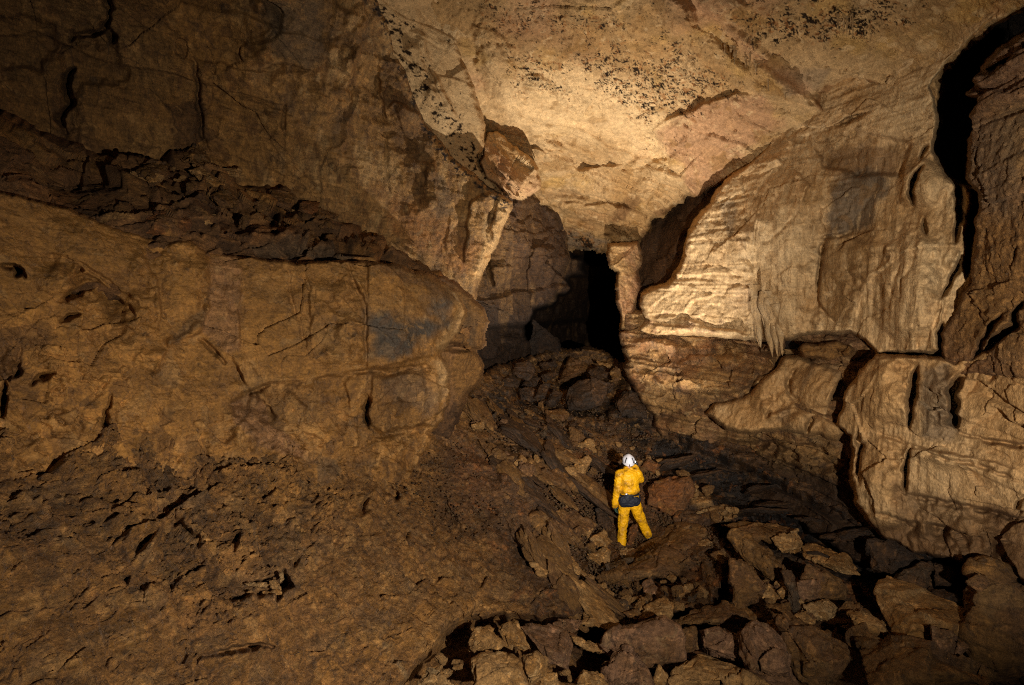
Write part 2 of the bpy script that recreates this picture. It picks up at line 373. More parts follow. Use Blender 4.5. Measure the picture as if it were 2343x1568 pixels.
def col_ceil(P, u, v, D):
    C = tint(P, PALE * .9, TAN * .95, .45, 31); C = mixc(C, OCHRE * 1.1, (1 - sm(v, 60, 190)) * .55 * sm(fbm(P * .5, 3, 35), -.3, .2))
    C = mixc(C, rgb(.44, .27, .085), sm(fbm(P * .9, 4, 33), .08, .4) * .75)        # yellow ochre film
    C = mixc(C, PINK * 1.1, sm(fbm(P * .55 + 4, 4, 133), .05, .3) * .55); C = mixc(C, CREAM * 1.1, pm(u, v, [(1210, 150), (1330, 150), (1440, 200), (1560, 300), (1520, 420), (1400, 330), (1250, 320), (1120, 280), (1150, 200)], 70, 30) * .75)
    C = mixc(C, PINK, pm(u, v, [(1500, 300), (1600, 240), (1740, 215), (1790, 290), (1720, 330), (1640, 420), (1600, 470), (1560, 400)], 24, 14) * .8)
    C = mixc(C, BROWN * 1.7, pm(u, v, [(1880, 190), (1990, 180), (2040, 220), (2040, 260), (1900, 285), (1860, 240)], 10, 14) * .9)
    C = mixc(C, BROWN * 1.6, pm(u, v, [(1120, 30), (1300, 60), (1400, 110), (1330, 140), (1200, 120)], 60, 30) * .6)
    C = mixc(C, GREY * 1.3, pm(u, v, [(1780, 160), (1900, 160), (1880, 210), (1800, 215)], 20, 14) * .6)
    aa = strata(P + fbm(P * .45, 3, 113)[:, None] * 1.2, (.35, -.6, .7), .08, 115, .8)[1]; C = C * (1 + .22 * (aa - .5))[:, None]; C = mixc(C, TAN * .85, sm(v, 400, 520) * .8); C = mixc(C, BROWN * 1.2, sm(fbm(P * np.array([1, 1, 3], f32), 3, 116), .0, .25) * sm(v, 400, 480) * .8); C = mixc(C, GREY * .8, pm(u, v, [(1200, 540), (1290, 530), (1400, 545), (1390, 575), (1220, 570)], 14) * .9)
    C = mixc(C, TAN * .9, fleck(P, 2.2, 47, .2, .10) * .3); C = mixc(C, CREAM, fleck(P, 3.1, 48, .24, .08) * .5); C = mixc(C, OCHRE, fleck(P, 1.4, 49, .2, .1) * .5)
    C = mixc(C, BROWN, sm(1 - np.abs(fbm(P * np.array([1.2, 1.6, 1.6], f32), 4, 148, .6)) * 70, 0, 1) * sm(fbm(P * .6, 2, 149), 0, .25) * .7)
    # black mineral flecks in drifts
    drift = np.zeros(len(P), f32)
    for pl, a in (([(1060, 0), (1300, 0), (1450, 60), (1330, 90), (1100, 80)], 1.0), ([(1120, 100), (1330, 120), (1290, 220), (1180, 210)], 1), ([(1330, 90), (1560, 130), (1700, 190), (1600, 240), (1480, 280), (1350, 210)], 1.1),
                  ([(1660, 40), (1780, 0), (2100, 0), (2060, 60), (1900, 90), (1800, 110), (1690, 80)], 1.35), ([(1480, 320), (1560, 300), (1600, 360), (1500, 380)], .5),
                  ([(1210, 540), (1330, 535), (1380, 565), (1240, 565)], 1.6), ([(1700, 0), (1800, 10), (1740, 100), (1660, 60)], 1.0), ([(1040, 0), (2100, 0), (1960, 120), (1700, 200), (1560, 300), (1350, 260), (1130, 200), (1050, 90)], .42)):
        drift = np.maximum(drift, pm(u, v, pl, 90, 55) * a)
    Pw = P + .12 * np.stack([fbm(P * 3, 2, 41), fbm(P * 3, 2, 42), fbm(P * 3, 2, 43)], 1)
    f = .62 * fbm(Pw * np.array([19.0, 30, 29], f32), 3, 44, .62) + .34 * fbm(Pw * np.array([5, 7, 7], f32), 2, 144) + .15 * fbm(P * 30, 2, 145); th = .37 - .28 * np.clip(drift, 0, 1.5) - .06 * fbm(P * 1.2, 2, 45)
    C = mixc(C, BLACK * 1.6, sm(f, th, th + .05) * sm(drift, .05, .4))
    C = mixc(C, RUST * 1.2, sm(fbm(Pw * 12, 2, 46), .22, .3) * sm(drift, .2, .9) * .6)
    for ln in ([(1540, 0), (1640, 40), (1700, 100), (1790, 170), (1840, 210)], ):
        C = mixc(C, PINK * 1.25, lm(u, v, ln, 16) * .5)
    return C
ceiling = struct(layer('cave_ceiling', [(700, -200), (2550, -200), (2550, -20), (2400, 5), (2320, 35), (2200, 120), (2155, 180), (2150, 270), (2130, 350), (2100, 430), (1960, 470), (1800, 440), (1700, 412), (1625, 430), (1573, 458), (1523, 490), (1493, 507), (1475, 550), (1464, 611), (1452, 690), (1392, 578), (1312, 574), (1200, 590), (1050, 600), (900, 300), (780, 60)],
    [(870, 0, 8.6), (1200, 0, 9.0), (1600, 0, 8.6), (2000, 0, 7.7), (2300, 0, 6.6), (1100, 200, 10.8), (1280, 200, 11.2), (1600, 200, 10.7), (1900, 200, 9.3), (2150, 200, 8.1), (1130, 330, 12.6), (1300, 330, 13.2),
     (1500, 300, 12.5), (1700, 330, 11.2), (1900, 350, 9.9), (1250, 430, 15.0), (1400, 430, 14.8), (1550, 450, 14.0), (1250, 540, 16.8), (1400, 560, 16.8), (1000, 300, 11.5), (2150, 400, 8.6), (1560, 600, 15.5), (1750, 480, 12.4), (2450, 150, 6.0), (1200, -180, 7.6), (2000, -180, 6.4)],
    M_CEIL, det_ceil, col_ceil,
    [step([(1476, 318), (1490, 295), (1530, 272), (1600, 240), (1650, 222), (1690, 208), (1745, 222)], .26, 90, 4),
     step([(1120, 308), (1200, 330), (1280, 355), (1320, 385), (1400, 378), (1500, 350)], .28, 70, 6),
     step([(1240, 440), (1300, 458), (1380, 458), (1420, 462), (1470, 485)], .25, 40, 6), step([(1180, 430), (1280, 470), (1360, 500)], .18, 30, 6), step([(1200, 500), (1290, 505), (1400, 540)], .2, 30, 6),
     crack([(1320, 470), (1350, 459), (1390, 461), (1430, 470), (1465, 486)], 2.6, .5, 4), crack([(1110, 305), (1150, 308), (1220, 322), (1280, 340), (1310, 372), (1318, 385)], 1.6, .35, 4),
     crack([(1318, 384), (1400, 378), (1460, 362), (1480, 340)], 1.3, .25, 4), crack([(1300, 400), (1400, 395), (1480, 380), (1560, 400)], 1.5, .25, 6), crack([(1260, 440), (1340, 450), (1420, 500), (1480, 510)], 2, .35, 6), crack([(1200, 460), (1280, 480), (1340, 500)], 1.6, .3, 5), crack([(1500, 340), (1540, 400), (1560, 440)], 1.2, .2, 6), crack([(1560, 110), (1640, 60), (1600, 130), (1500, 150)], 1.2, .15, 6),
     blob(1140, 160, 45, 130, -18, .35), blob(1230, 205, 50, 30, 20, .25), blob(1540, 20, 70, 36, 50, .5), blob(1650, 10, 60, 40, 20, .3), blob(1260, 345, 60, 28, 35, .35), blob(1520, 410, 90, 45, -30, .4),
     blob(1950, 230, 90, 52, 0, -.28, sharp=2.5), region([(1935, 285), (1990, 255), (2010, 250), (2060, 240), (2030, 300), (1960, 320), (1900, 300)], .2, 5, 8),
     blob(1640, 130, 150, 30, 38, .22), blob(1780, 190, 90, 24, 38, .25)], roll=(20, .8), jit=10))

# hanging lobe of pink rock at the fold of the ceiling
def det_lobe(P, u, v):
    n, _, _ = facet(P * 1.3, 15, 1.0); return fbm(P * 1.6, 4, 14) * .10 + n * .22 + facet(P * 3, 18)[0] * .06 + fbm(P * 9, 3, 16) * .03
def col_lobe(P, u, v, D): 
    C = tint(P, PALE * .95, PINK * 1.0, .9, 17); C = mixc(C, OCHRE * 1.4, sm(fbm(P * .9, 4, 33), .08, .4) * .6); C = mixc(C, BLACK * 2, sm(fbm(P * np.array([10, 10, 14], f32), 3, 44), .3, .36) * pm(u, v, [(1110, 390), (1150, 380), (1220, 460), (1150, 470)], 20)); return C
lobe = layer('hanging_rock', cr('B', [(880, 845), (955, 830), (1010, 850), (1060, 900), (1100, 960), (1180, 1010), (1225, 1080), (1240, 1150), (1230, 1200), (1150, 1250), (1090, 1255), (980, 1200), (900, 1130), (850, 1060), (870, 980)]),
    [(1105, 310, 11.6), (1150, 310, 12.0), (1130, 350, 11.6), (1180, 380, 11.9), (1200, 420, 11.9), (1210, 450, 12.1), (1160, 440, 11.5), (1110, 400, 11.3), (1230, 400, 12.3)], M_CEIL, det_lobe, col_lobe,
    [step([(1130, 330), (1165, 370), (1195, 420)], .15, 40, 4), crack([(1120, 380), (1150, 400), (1175, 450)], 2, .25, 4)], roll=(6, 1.0), jit=7, jscale=26)
lobe['label'] = 'hanging lobe of pinkish rock at the fold where left wall meets the bright ceiling'; lobe['category'] = 'rock'

# ================================================================== FAR PASSAGE
def det_far(P, u, v):
    n, _, _ = facet(P * np.array([.7, .5, .9], f32), 25, 1.0); st, _ = strata(P, (.1, -.3, .95), .35, 26, .4)
    return fbm(P * .6, 4, 24) * .25 + n * .2 + st * .22 + facet(P * 1.8, 127)[0] * .08 + fbm(P * 5, 4, 27) * .05
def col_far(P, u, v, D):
    C = tint(P, OCHRE * .42, BROWN * .55, .6, 28); C = mixc(C, BROWN * .45, sm(u, 1170, 1280) * .85); C = mixc(C, BROWN * .22, sm(v, 620, 740) * .95); return mixc(C, TAN * .6, sm(fbm(P * np.array([2, 2, .4], f32), 3, 29), .15, .4) * .4)  # darker to the right and downward: the passage's lack of light put into the colour
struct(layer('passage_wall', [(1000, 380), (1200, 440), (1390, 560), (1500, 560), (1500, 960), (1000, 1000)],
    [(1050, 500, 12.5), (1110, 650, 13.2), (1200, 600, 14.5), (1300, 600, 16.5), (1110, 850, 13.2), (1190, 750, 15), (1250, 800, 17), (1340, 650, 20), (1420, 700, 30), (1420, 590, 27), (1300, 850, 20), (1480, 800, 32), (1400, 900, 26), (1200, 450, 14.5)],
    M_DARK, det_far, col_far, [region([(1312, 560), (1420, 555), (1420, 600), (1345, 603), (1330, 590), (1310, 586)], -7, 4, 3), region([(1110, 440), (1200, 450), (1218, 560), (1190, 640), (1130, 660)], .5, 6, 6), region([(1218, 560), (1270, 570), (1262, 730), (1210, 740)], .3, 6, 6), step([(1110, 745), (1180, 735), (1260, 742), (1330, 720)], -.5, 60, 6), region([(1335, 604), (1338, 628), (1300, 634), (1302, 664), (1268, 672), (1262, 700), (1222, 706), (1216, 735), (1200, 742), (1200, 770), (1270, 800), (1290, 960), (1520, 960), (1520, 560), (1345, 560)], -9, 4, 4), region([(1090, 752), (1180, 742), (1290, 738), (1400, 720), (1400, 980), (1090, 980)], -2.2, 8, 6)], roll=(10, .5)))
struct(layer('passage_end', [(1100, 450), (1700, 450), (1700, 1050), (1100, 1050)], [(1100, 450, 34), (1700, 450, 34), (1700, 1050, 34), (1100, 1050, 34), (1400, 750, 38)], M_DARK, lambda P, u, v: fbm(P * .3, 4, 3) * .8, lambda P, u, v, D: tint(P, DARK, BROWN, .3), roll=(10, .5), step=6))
def det_pil(P, u, v):
    n, _, _ = facet(P * np.array([1.1, 1.1, .8], f32), 35, 1.0); n2, _, _ = facet(P * 3, 36, 1.0); return n * .14 + n2 * .04 + fbm(P * 6, 4, 37) * .04
pil = struct(layer('cave_column', cr('L', [(1075, 40), (1300, 20), (1330, 150), (1300, 250), (1320, 330), (1305, 450), (1270, 560), (1330, 620), (1300, 690), (1160, 690), (1165, 600), (1140, 480), (1130, 370), (1145, 260), (1080, 230), (1065, 140)]),
    [(1400, 560, 15.2), (1440, 560, 15.0), (1425, 640, 14.7), (1450, 640, 14.9), (1420, 740, 14.4), (1450, 740, 14.5), (1460, 580, 15.3)], M_WALL, det_pil,
    lambda P, u, v, D: mixc(tint(P, PALE * .8, PINK * .8, 1.2, 38), BROWN, sm(fbm(P * 2, 3, 39), .25, .5) * .5), [crack([(1388, 560), (1420, 555), (1460, 562)], 1.5, .3, 3), crack([(1430, 640), (1436, 680), (1428, 730)], 1.2, .3, 3)], roll=(10, .9), jit=4))

# ================================================================== LEFT UPPER WALL
def det_lw(P, u, v):
    w = fbm(P * .7, 3, 51)[:, None]
    n, _, e = facet(P * np.array([.55, .55, .5], f32) + w * .5, 52, 1.1)
    n2, c2, e2 = facet(P * np.array([1.5, 1.5, 2.1], f32) + w * .8, 53, 1.0)
    n3, c3, e3 = facet(P * np.array([4, 4, 6.5], f32) + w, 54, 1.0)
    st, a = strata(P, LEFTBED, .27, 55, .5); st2, _ = strata(P, LEFTBED, .07, 56, .5)
    patch = sm(fbm(P * .9, 3, 57), -.2, .3)
    right = sm(u, 560, 720)
    vert = fbm(P * np.array([3, 3, .35], f32), 3, 58); AUX['c'] = ((c2 - .5) * .35 + (c3 - .5) * .35) * patch + (a - .5) * .2
    vc = facet(P * np.array([1.1, 1.1, .22], f32) + w * .3, 158, 1.0)[0]
    gz = 1 - .6 * sm(u, 760, 900)
    n = n * gz; vc = vc * gz * .8; n2 = n2 * (1 - .5 * sm(u, 760, 900)); st = st * (1 - .35 * sm(u, 760, 900))
    return n * .13 + n2 * .10 * patch + n3 * .05 * patch + st * .12 * (.5 + patch) + st2 * .03 * patch + fbm(P * 1.1, 4, 59) * .16 + vert * .07 * (.3 + right) + vc * .13 + fbm(P * 9, 4, 60, .6) * .035
def col_lw(P, u, v, D):
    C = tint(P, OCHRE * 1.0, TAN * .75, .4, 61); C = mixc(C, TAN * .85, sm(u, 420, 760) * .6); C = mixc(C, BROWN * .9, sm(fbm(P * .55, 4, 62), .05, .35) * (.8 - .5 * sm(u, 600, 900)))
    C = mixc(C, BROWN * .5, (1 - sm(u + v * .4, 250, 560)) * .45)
    st, a = strata(P, LEFTBED, .16, 63, .6); C = C * (1 + .22 * (a - .5))[:, None]
    streak = fbm(P * np.array([3.2, 3.2, .28], f32), 4, 64)
    C = mixc(C, PALE * .8, sm(streak, .05, .3) * sm(u, 450, 700) * .85); C = mixc(C, BROWN, sm(fbm(P * np.array([5, 5, .35], f32), 3, 170), .12, .3) * .55); C = mixc(C, GREY * .8, sm(-streak, .15, .45) * sm(u, 380, 700) * .5)
    C = mixc(C, GREY * .75, pm(u, v, [(600, 0), (730, 0), (740, 120), (690, 160), (630, 120)], 30, 18) * .7)
    C = mixc(C, RUST * 1.1, pm(u, v, [(860, 430), (960, 460), (1100, 560), (1060, 630), (920, 560)], 40, 20) * .5)
    C = mixc(C, BROWN * .7, pm(u, v, [(380, 240), (460, 230), (490, 330), (400, 340)], 10, 14) * .8)
    C = mixc(C, BROWN * .8, pm(u, v, [(870, 120), (960, 180), (990, 300), (1000, 380), (960, 480), (900, 300)], 30, 20) * .6)
    C = mixc(C, CREAM * .7, sm(fbm(P * np.array([6, 6, 1.4], f32), 3, 65), .36, .46) * .55 * sm(u, 560, 700))
    C = mixc(C, PALE * .95, pm(u, v, [(1135, 445), (1172, 462), (1160, 505), (1132, 570), (1100, 640), (1080, 640), (1108, 560), (1122, 500)], 6, 5) * .85)  # lit edge face of the fin, painted as a pale strip
    C = mixc(C, GREY * .8, pm(u, v, [(1000, 400), (1030, 420), (1040, 480), (1000, 500), (985, 450)], 16) * .6)
    C = mixc(C, BROWN * .7, fleck(P, 3.5, 166, .22) * .45); C = mixc(C, TAN, fleck(P, 5, 167, .26) * .4); C = mixc(C, DARK, sm(1 - np.abs(fbm(P * np.array([2.2, 2.2, .7], f32), 3, 168)) * 40, 0, 1) * sm(fbm(P * .8, 2, 169), 0, .3) * .6)
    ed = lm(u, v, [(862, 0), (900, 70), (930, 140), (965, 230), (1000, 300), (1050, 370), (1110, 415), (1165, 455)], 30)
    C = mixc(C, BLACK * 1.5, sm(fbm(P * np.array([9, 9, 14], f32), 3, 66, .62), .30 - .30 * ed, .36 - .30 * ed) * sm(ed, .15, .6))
    return C
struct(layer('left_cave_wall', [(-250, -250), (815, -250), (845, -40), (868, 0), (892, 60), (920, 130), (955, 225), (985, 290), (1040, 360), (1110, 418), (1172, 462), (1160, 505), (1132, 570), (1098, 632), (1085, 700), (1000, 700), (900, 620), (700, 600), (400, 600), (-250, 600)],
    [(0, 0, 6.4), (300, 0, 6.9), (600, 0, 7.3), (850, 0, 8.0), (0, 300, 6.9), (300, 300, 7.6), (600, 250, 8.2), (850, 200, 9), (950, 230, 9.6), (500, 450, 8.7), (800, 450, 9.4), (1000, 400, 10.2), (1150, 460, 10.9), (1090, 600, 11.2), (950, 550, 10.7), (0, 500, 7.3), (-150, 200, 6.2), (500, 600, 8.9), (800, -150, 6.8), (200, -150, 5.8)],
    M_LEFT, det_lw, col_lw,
    [crack([(247, -20), (250, 50), (245, 68), (215, 84), (175, 78), (155, 100)], 6, .5, 14), crack([(245, 65), (262, 90), (250, 105)], 5, .5), crack([(178, 150), (155, 175), (160, 230), (143, 270), (142, 310)], 7, .5, 12),
     region([(0, 45), (60, 40), (115, 65), (130, 110), (90, 160), (-60, 150), (-60, 60)], -.12, 20, 16), region([(145, 110), (260, 100), (300, 200), (190, 190), (170, 320), (145, 320)], -.12, 20, 16),
     step([(560, 150), (640, 140), (700, 152), (720, 165)], -.3, 50, 6), step([(600, -10), (620, 60), (618, 130), (640, 155)], .25, 60, 6), step([(830, -10), (840, 60), (820, 120), (800, 200), (815, 260)], .28, 70, 8),
     step([(985, 300), (1000, 380), (1002, 470), (985, 520), (960, 580)], .35, 60, 5), step([(875, 100), (868, 180), (885, 270), (960, 330), (990, 390)], -.18, 60, 6),
     crack([(1132, 440), (1134, 470), (1120, 520), (1128, 560), (1105, 610)], 3.0, .5, 5), crack([(1035, 470), (1020, 540), (1010, 580)], 2, .3, 5), crack([(440, 130), (455, 190), (457, 240), (460, 300), (478, 350)], 3, .4, 6),
     crack([(655, 220), (652, 280), (648, 340)], 1.8, .3, 6), step([(440, 180), (540, 215), (640, 250), (730, 300)], .10, 40, 7), step([(430, 130), (520, 150), (630, 170)], .14, 40, 7), step([(580, 250), (640, 262)], .15, 14, 3),
     step([(880, 260), (900, 230), (960, 260), (985, 290)], .25, 40, 6), crack([(890, 30), (905, 80), (925, 120), (950, 170), (985, 260)], 4, .5, 8), crack([(955, 230), (970, 260), (1000, 300), (1060, 350), (1110, 400), (1150, 440)], 4, .4, 9),
     region([(1075, 460), (1130, 440), (1172, 462), (1130, 570), (1100, 620), (1060, 600)], .25, 6, 5)], roll=(14, 1.3), jit=6))
# lit flank between the dark edge of the left wall and the ceiling
def det_fl(P, u, v):
    n, _, _ = facet(P * 1.1, 72, 1.0); st, _ = strata(P, (.5, -.5, .7), .2, 73, .5); return n * .05 + st * .06 + fbm(P * 1.5, 4, 74) * .10 + fbm(P * 10, 3, 75) * .025
def col_fl(P, u, v, D):
    C = tint(P, PALE * .9, CREAM * .85, .8, 76); C = mixc(C, OCHRE * 1.5, sm(fbm(P * .8, 3, 77), .15, .4) * .5)
    ed = lm(u, v, [(870, 0), (930, 120), (980, 230), (1060, 330), (1130, 410)], 34)
    th = .42 - .34 * ed; return mixc(C, BLACK * 1.6, sm(fbm(P * np.array([9, 9, 15], f32), 3, 78, .62), th, th + .06))
struct(layer('left_ceiling_flank', [(700, -250), (1035, -250), (1040, 0), (1062, 40), (1050, 90), (1078, 180), (1108, 288), (1112, 330), (1098, 372), (1150, 440), (1150, 520), (1000, 520), (850, 100)],
    [(880, 0, 8.3), (1030, 0, 8.8), (1050, 100, 9.5), (960, 150, 9.3), (1090, 280, 10.7), (1000, 280, 10.3), (1100, 380, 11.3), (1150, 450, 11.7), (1000, -150, 7.4), (800, -150, 7)],
    M_CEIL, det_fl, col_fl, [step([(965, 60), (980, 120), (1010, 200), (1060, 290)], .25, 50, 6), crack([(960, 100), (985, 165), (1010, 230), (1030, 270)], 2, .3, 8), blob(1015, 40, 60, 80, 0, -.15)], roll=(14, .9), jit=6))

# ================================================================== LEDGE WITH RUBBLE, BULGE AND MUD BANK
def det_ledge(P, u, v):
    n, _, _ = facet(P * np.array([1.3, 1.3, 2.0], f32) + fbm(P, 2, 81)[:, None] * .5, 82, 1.2); n2, _, _ = facet(P * np.array([3.4, 3.4, 5.5], f32), 83, 1.2)
    st, _ = strata(P, LEFTBED, .13, 84, .5); rub = sm(u, 200, 330)
    AUX['c'] = (_[1] if False else (facet(P * np.array([3.4, 3.4, 5.5], f32), 83)[1] - .5)) * .7 * (.3 + rub)
    return n * (.10 + .16 * rub) + n2 * (.03 + .07 * rub) + st * .14 + fbm(P * 2, 4, 85) * .12 + fbm(P * 10, 3, 86) * .035
def col_ledge(P, u, v, D):
    C = tint(P, BROWN * 1.05, OCHRE * .8, .9, 87); C = mixc(C, RUST * .9, sm(fbm(P * .8, 3, 88), .1, .4) * .5)
    n, c, _ = facet(P * 1.6, 89); C = C * (.75 + .5 * c)[:, None]
    C = mixc(C, TAN * .8, sm(fbm(P * 3, 3, 90), .32, .42) * .6); return mixc(C, GREY * .5, pm(u, v, [(560, 555), (700, 560), (860, 590), (800, 610), (600, 590)], 10) * .7)
struct(layer('rubble_ledge', [(-250, 240), (0, 262), (100, 300), (213, 345), (240, 350), (330, 368), (400, 346), (432, 340), (480, 362), (560, 410), (620, 425), (680, 470), (800, 510), (870, 545), (960, 600), (1040, 655), (1080, 690), (1090, 800), (800, 760), (300, 700), (-250, 620)],
    [(0, 290, 5.9), (0, 430, 5.0), (200, 400, 6.5), (430, 350, 8.0), (430, 520, 6.2), (560, 420, 8.2), (600, 570, 6.9), (700, 480, 8.7), (800, 530, 8.9), (850, 600, 7.9), (960, 610, 9.4), (1060, 690, 9.6), (250, 470, 5.6), (-150, 400, 4.6), (600, 700, 6.8), (0, 600, 4.9)],
    M_WALL, det_ledge, col_ledge,
    [crack([(610, 430), (640, 440), (615, 450), (650, 460)], 4, .6, 6), crack([(680, 465), (670, 490), (640, 490), (625, 510), (640, 520)], 7, .8, 6), crack([(325, 375), (375, 355), (400, 345)], 4, .5, 5), crack([(400, 340), (402, 362)], 3, .6, 2),
     step([(215, 345), (190, 400), (180, 430), (120, 440)], -.45, 60, 6), region([(0, 280), (100, 310), (213, 345), (190, 420), (80, 420), (-60, 400), (-60, 290)], .35, 8, 8), step([(0, 345), (90, 370), (190, 400)], .2, 30, 5),
     step([(240, 470), (330, 500), (440, 480), (560, 520), (700, 560), (880, 590)], .28, 30, 8), step([(300, 430), (450, 440), (620, 500), (800, 560)], .22, 30, 8), step([(420, 380), (500, 440), (620, 470)], .25, 24, 8)], roll=(16, .9), jit=9))

def det_bulge(P, u, v):
    low = sm(v + .25 * (600 - u) * 0, 880, 1020); 
    w = fbm(P * .9, 3, 101)[:, None]
    n, _, _ = facet(P * .8 + w * .4, 102, 1.0); n2, _, _ = facet(P * 2.6 + w, 103, 1.0); n3, _, _ = facet(P * 7 + w, 104, 1.1)
    rough = np.clip(low + sm(fbm(P * .8, 3, 105), .1, .4) * .5 + (1 - sm(u, 150, 420)) * sm(v, 600, 760), 0, 1)
    sl, ln = slits(P, 140); AUX['c'] = ((facet(P * 2.6 + w, 103)[1] - .5) * .5 + (facet(P * 7 + w, 104)[1] - .5) * .5) * (rough * .9 + .06)
    blk = facet(P * np.array([.75, .75, 1.0], f32) + w * .25, 141, 1.3)[0]; bz = sm(u, 430, 560) * (1 - sm(v, 930, 1010))
    return blk * .13 * bz - sl * .09 * rough + np.sign(ln - .10) * .012 * rough + fbm(P * .9, 4, 106) * .12 + n * (.05 + .06 * rough) + n2 * (.015 + .08 * rough) + n3 * .04 * rough + fbm(P * 9, 4, 107, .6) * (.016 + .03 * rough)
def col_bulge(P, u, v, D):
    C = tint(P, OCHRE * 1.05, OCHRE * 1.35, .7, 111); C = mixc(C, TAN * .75, sm(fbm(P * 1.3, 4, 112), -.1, .3) * pm(u, v, [(480, 590), (1080, 600), (1080, 1010), (560, 1000)], 80, 30) * .8)
    C = mixc(C, BLUE * .5, pm(u, v, cr('E', [(130, 520), (230, 540), (480, 600), (640, 640), (690, 480), (500, 430), (560, 560), (660, 620), (560, 700), (420, 800), (300, 850), (170, 820)]), 40, 22) * .95)
    C = mixc(C, BLUE * .5, pm(u, v, [(850, 860), (960, 850), (1000, 870), (970, 950), (900, 930)], 40, 22) * .55)
    C = mixc(C, PALE * .75, pm(u, v, cr('E', [(620, 370), (700, 420), (770, 470), (770, 600), (710, 720), (640, 790), (600, 780), (680, 640), (710, 520), (660, 430)]), 8, 5) * .75)
    C = mixc(C, PALE * .7, pm(u, v, cr('E', [(570, 860), (690, 870), (680, 960), (650, 1050), (600, 1110), (570, 1110), (600, 1000), (590, 900)]), 8, 5) * .7)
    C = mixc(C, PINK * .68, pm(u, v, [(480, 590), (545, 580), (555, 700), (548, 800), (520, 810), (490, 780), (462, 760), (480, 700)], 12, 8) * .7)
    C = mixc(C, PINK * .62, pm(u, v, [(510, 920), (590, 900), (620, 960), (700, 1030), (720, 1060), (640, 1040), (560, 990)], 12, 10) * .8)
    C = mixc(C, TAN * .85, pm(u, v, [(365, 850), (395, 800), (420, 850), (410, 890), (370, 880)], 8, 6) * .8)
    C = mixc(C, BROWN * 1.1, sm(fbm(P * .9, 4, 113), .12, .4) * sm(v, 860, 1000) * .6); C = mixc(C, GREY * .75, sm(fbm(P * 2.4, 4, 114), .22, .4) * sm(v, 860, 960) * .6)
    C = mixc(C, BROWN * .7, pm(u, v, [(-60, 740), (100, 745), (170, 780), (60, 800), (50, 860), (-60, 880)], 20, 16) * .7)
    C = mixc(C, BROWN * .7, pm(u, v, [(800, 600), (900, 605), (1010, 650), (1050, 690), (940, 650)], 14, 12) * .7)
    C = mixc(C, GREY * .6, pm(u, v, [(410, 780), (470, 740), (480, 690), (440, 720), (395, 780)], 12, 8) * .6)
    C = mixc(C, PALE * .7, sm(fbm(P * 6, 3, 115), .33, .4) * .35); C = mixc(C, TAN * 1.0, fleck(P, 5, 116, .22) * .5 * sm(fbm(P * .7, 2, 117), -.1, .3)); C = mixc(C, BROWN * .9, fleck(P, 3.2, 118, .24) * .35); C = mixc(C, DARK, fleck(P, 11, 119, .36) * .5)
    st, a = strata(P, LEFTBED, .05, 120, .8); C = C * (1 + .22 * (a - .5) * sm(u, 500, 700))[:, None]; sl2, l2 = slits(P, 140); rr = .3 + .7 * sm(v, 800, 900); C = mixc(C, TAN * 1.05, sm(l2, .20, .25) * .5 * rr); C = mixc(C, BROWN * .9, sm(-l2, .12, .18) * .45 * rr)
    return C
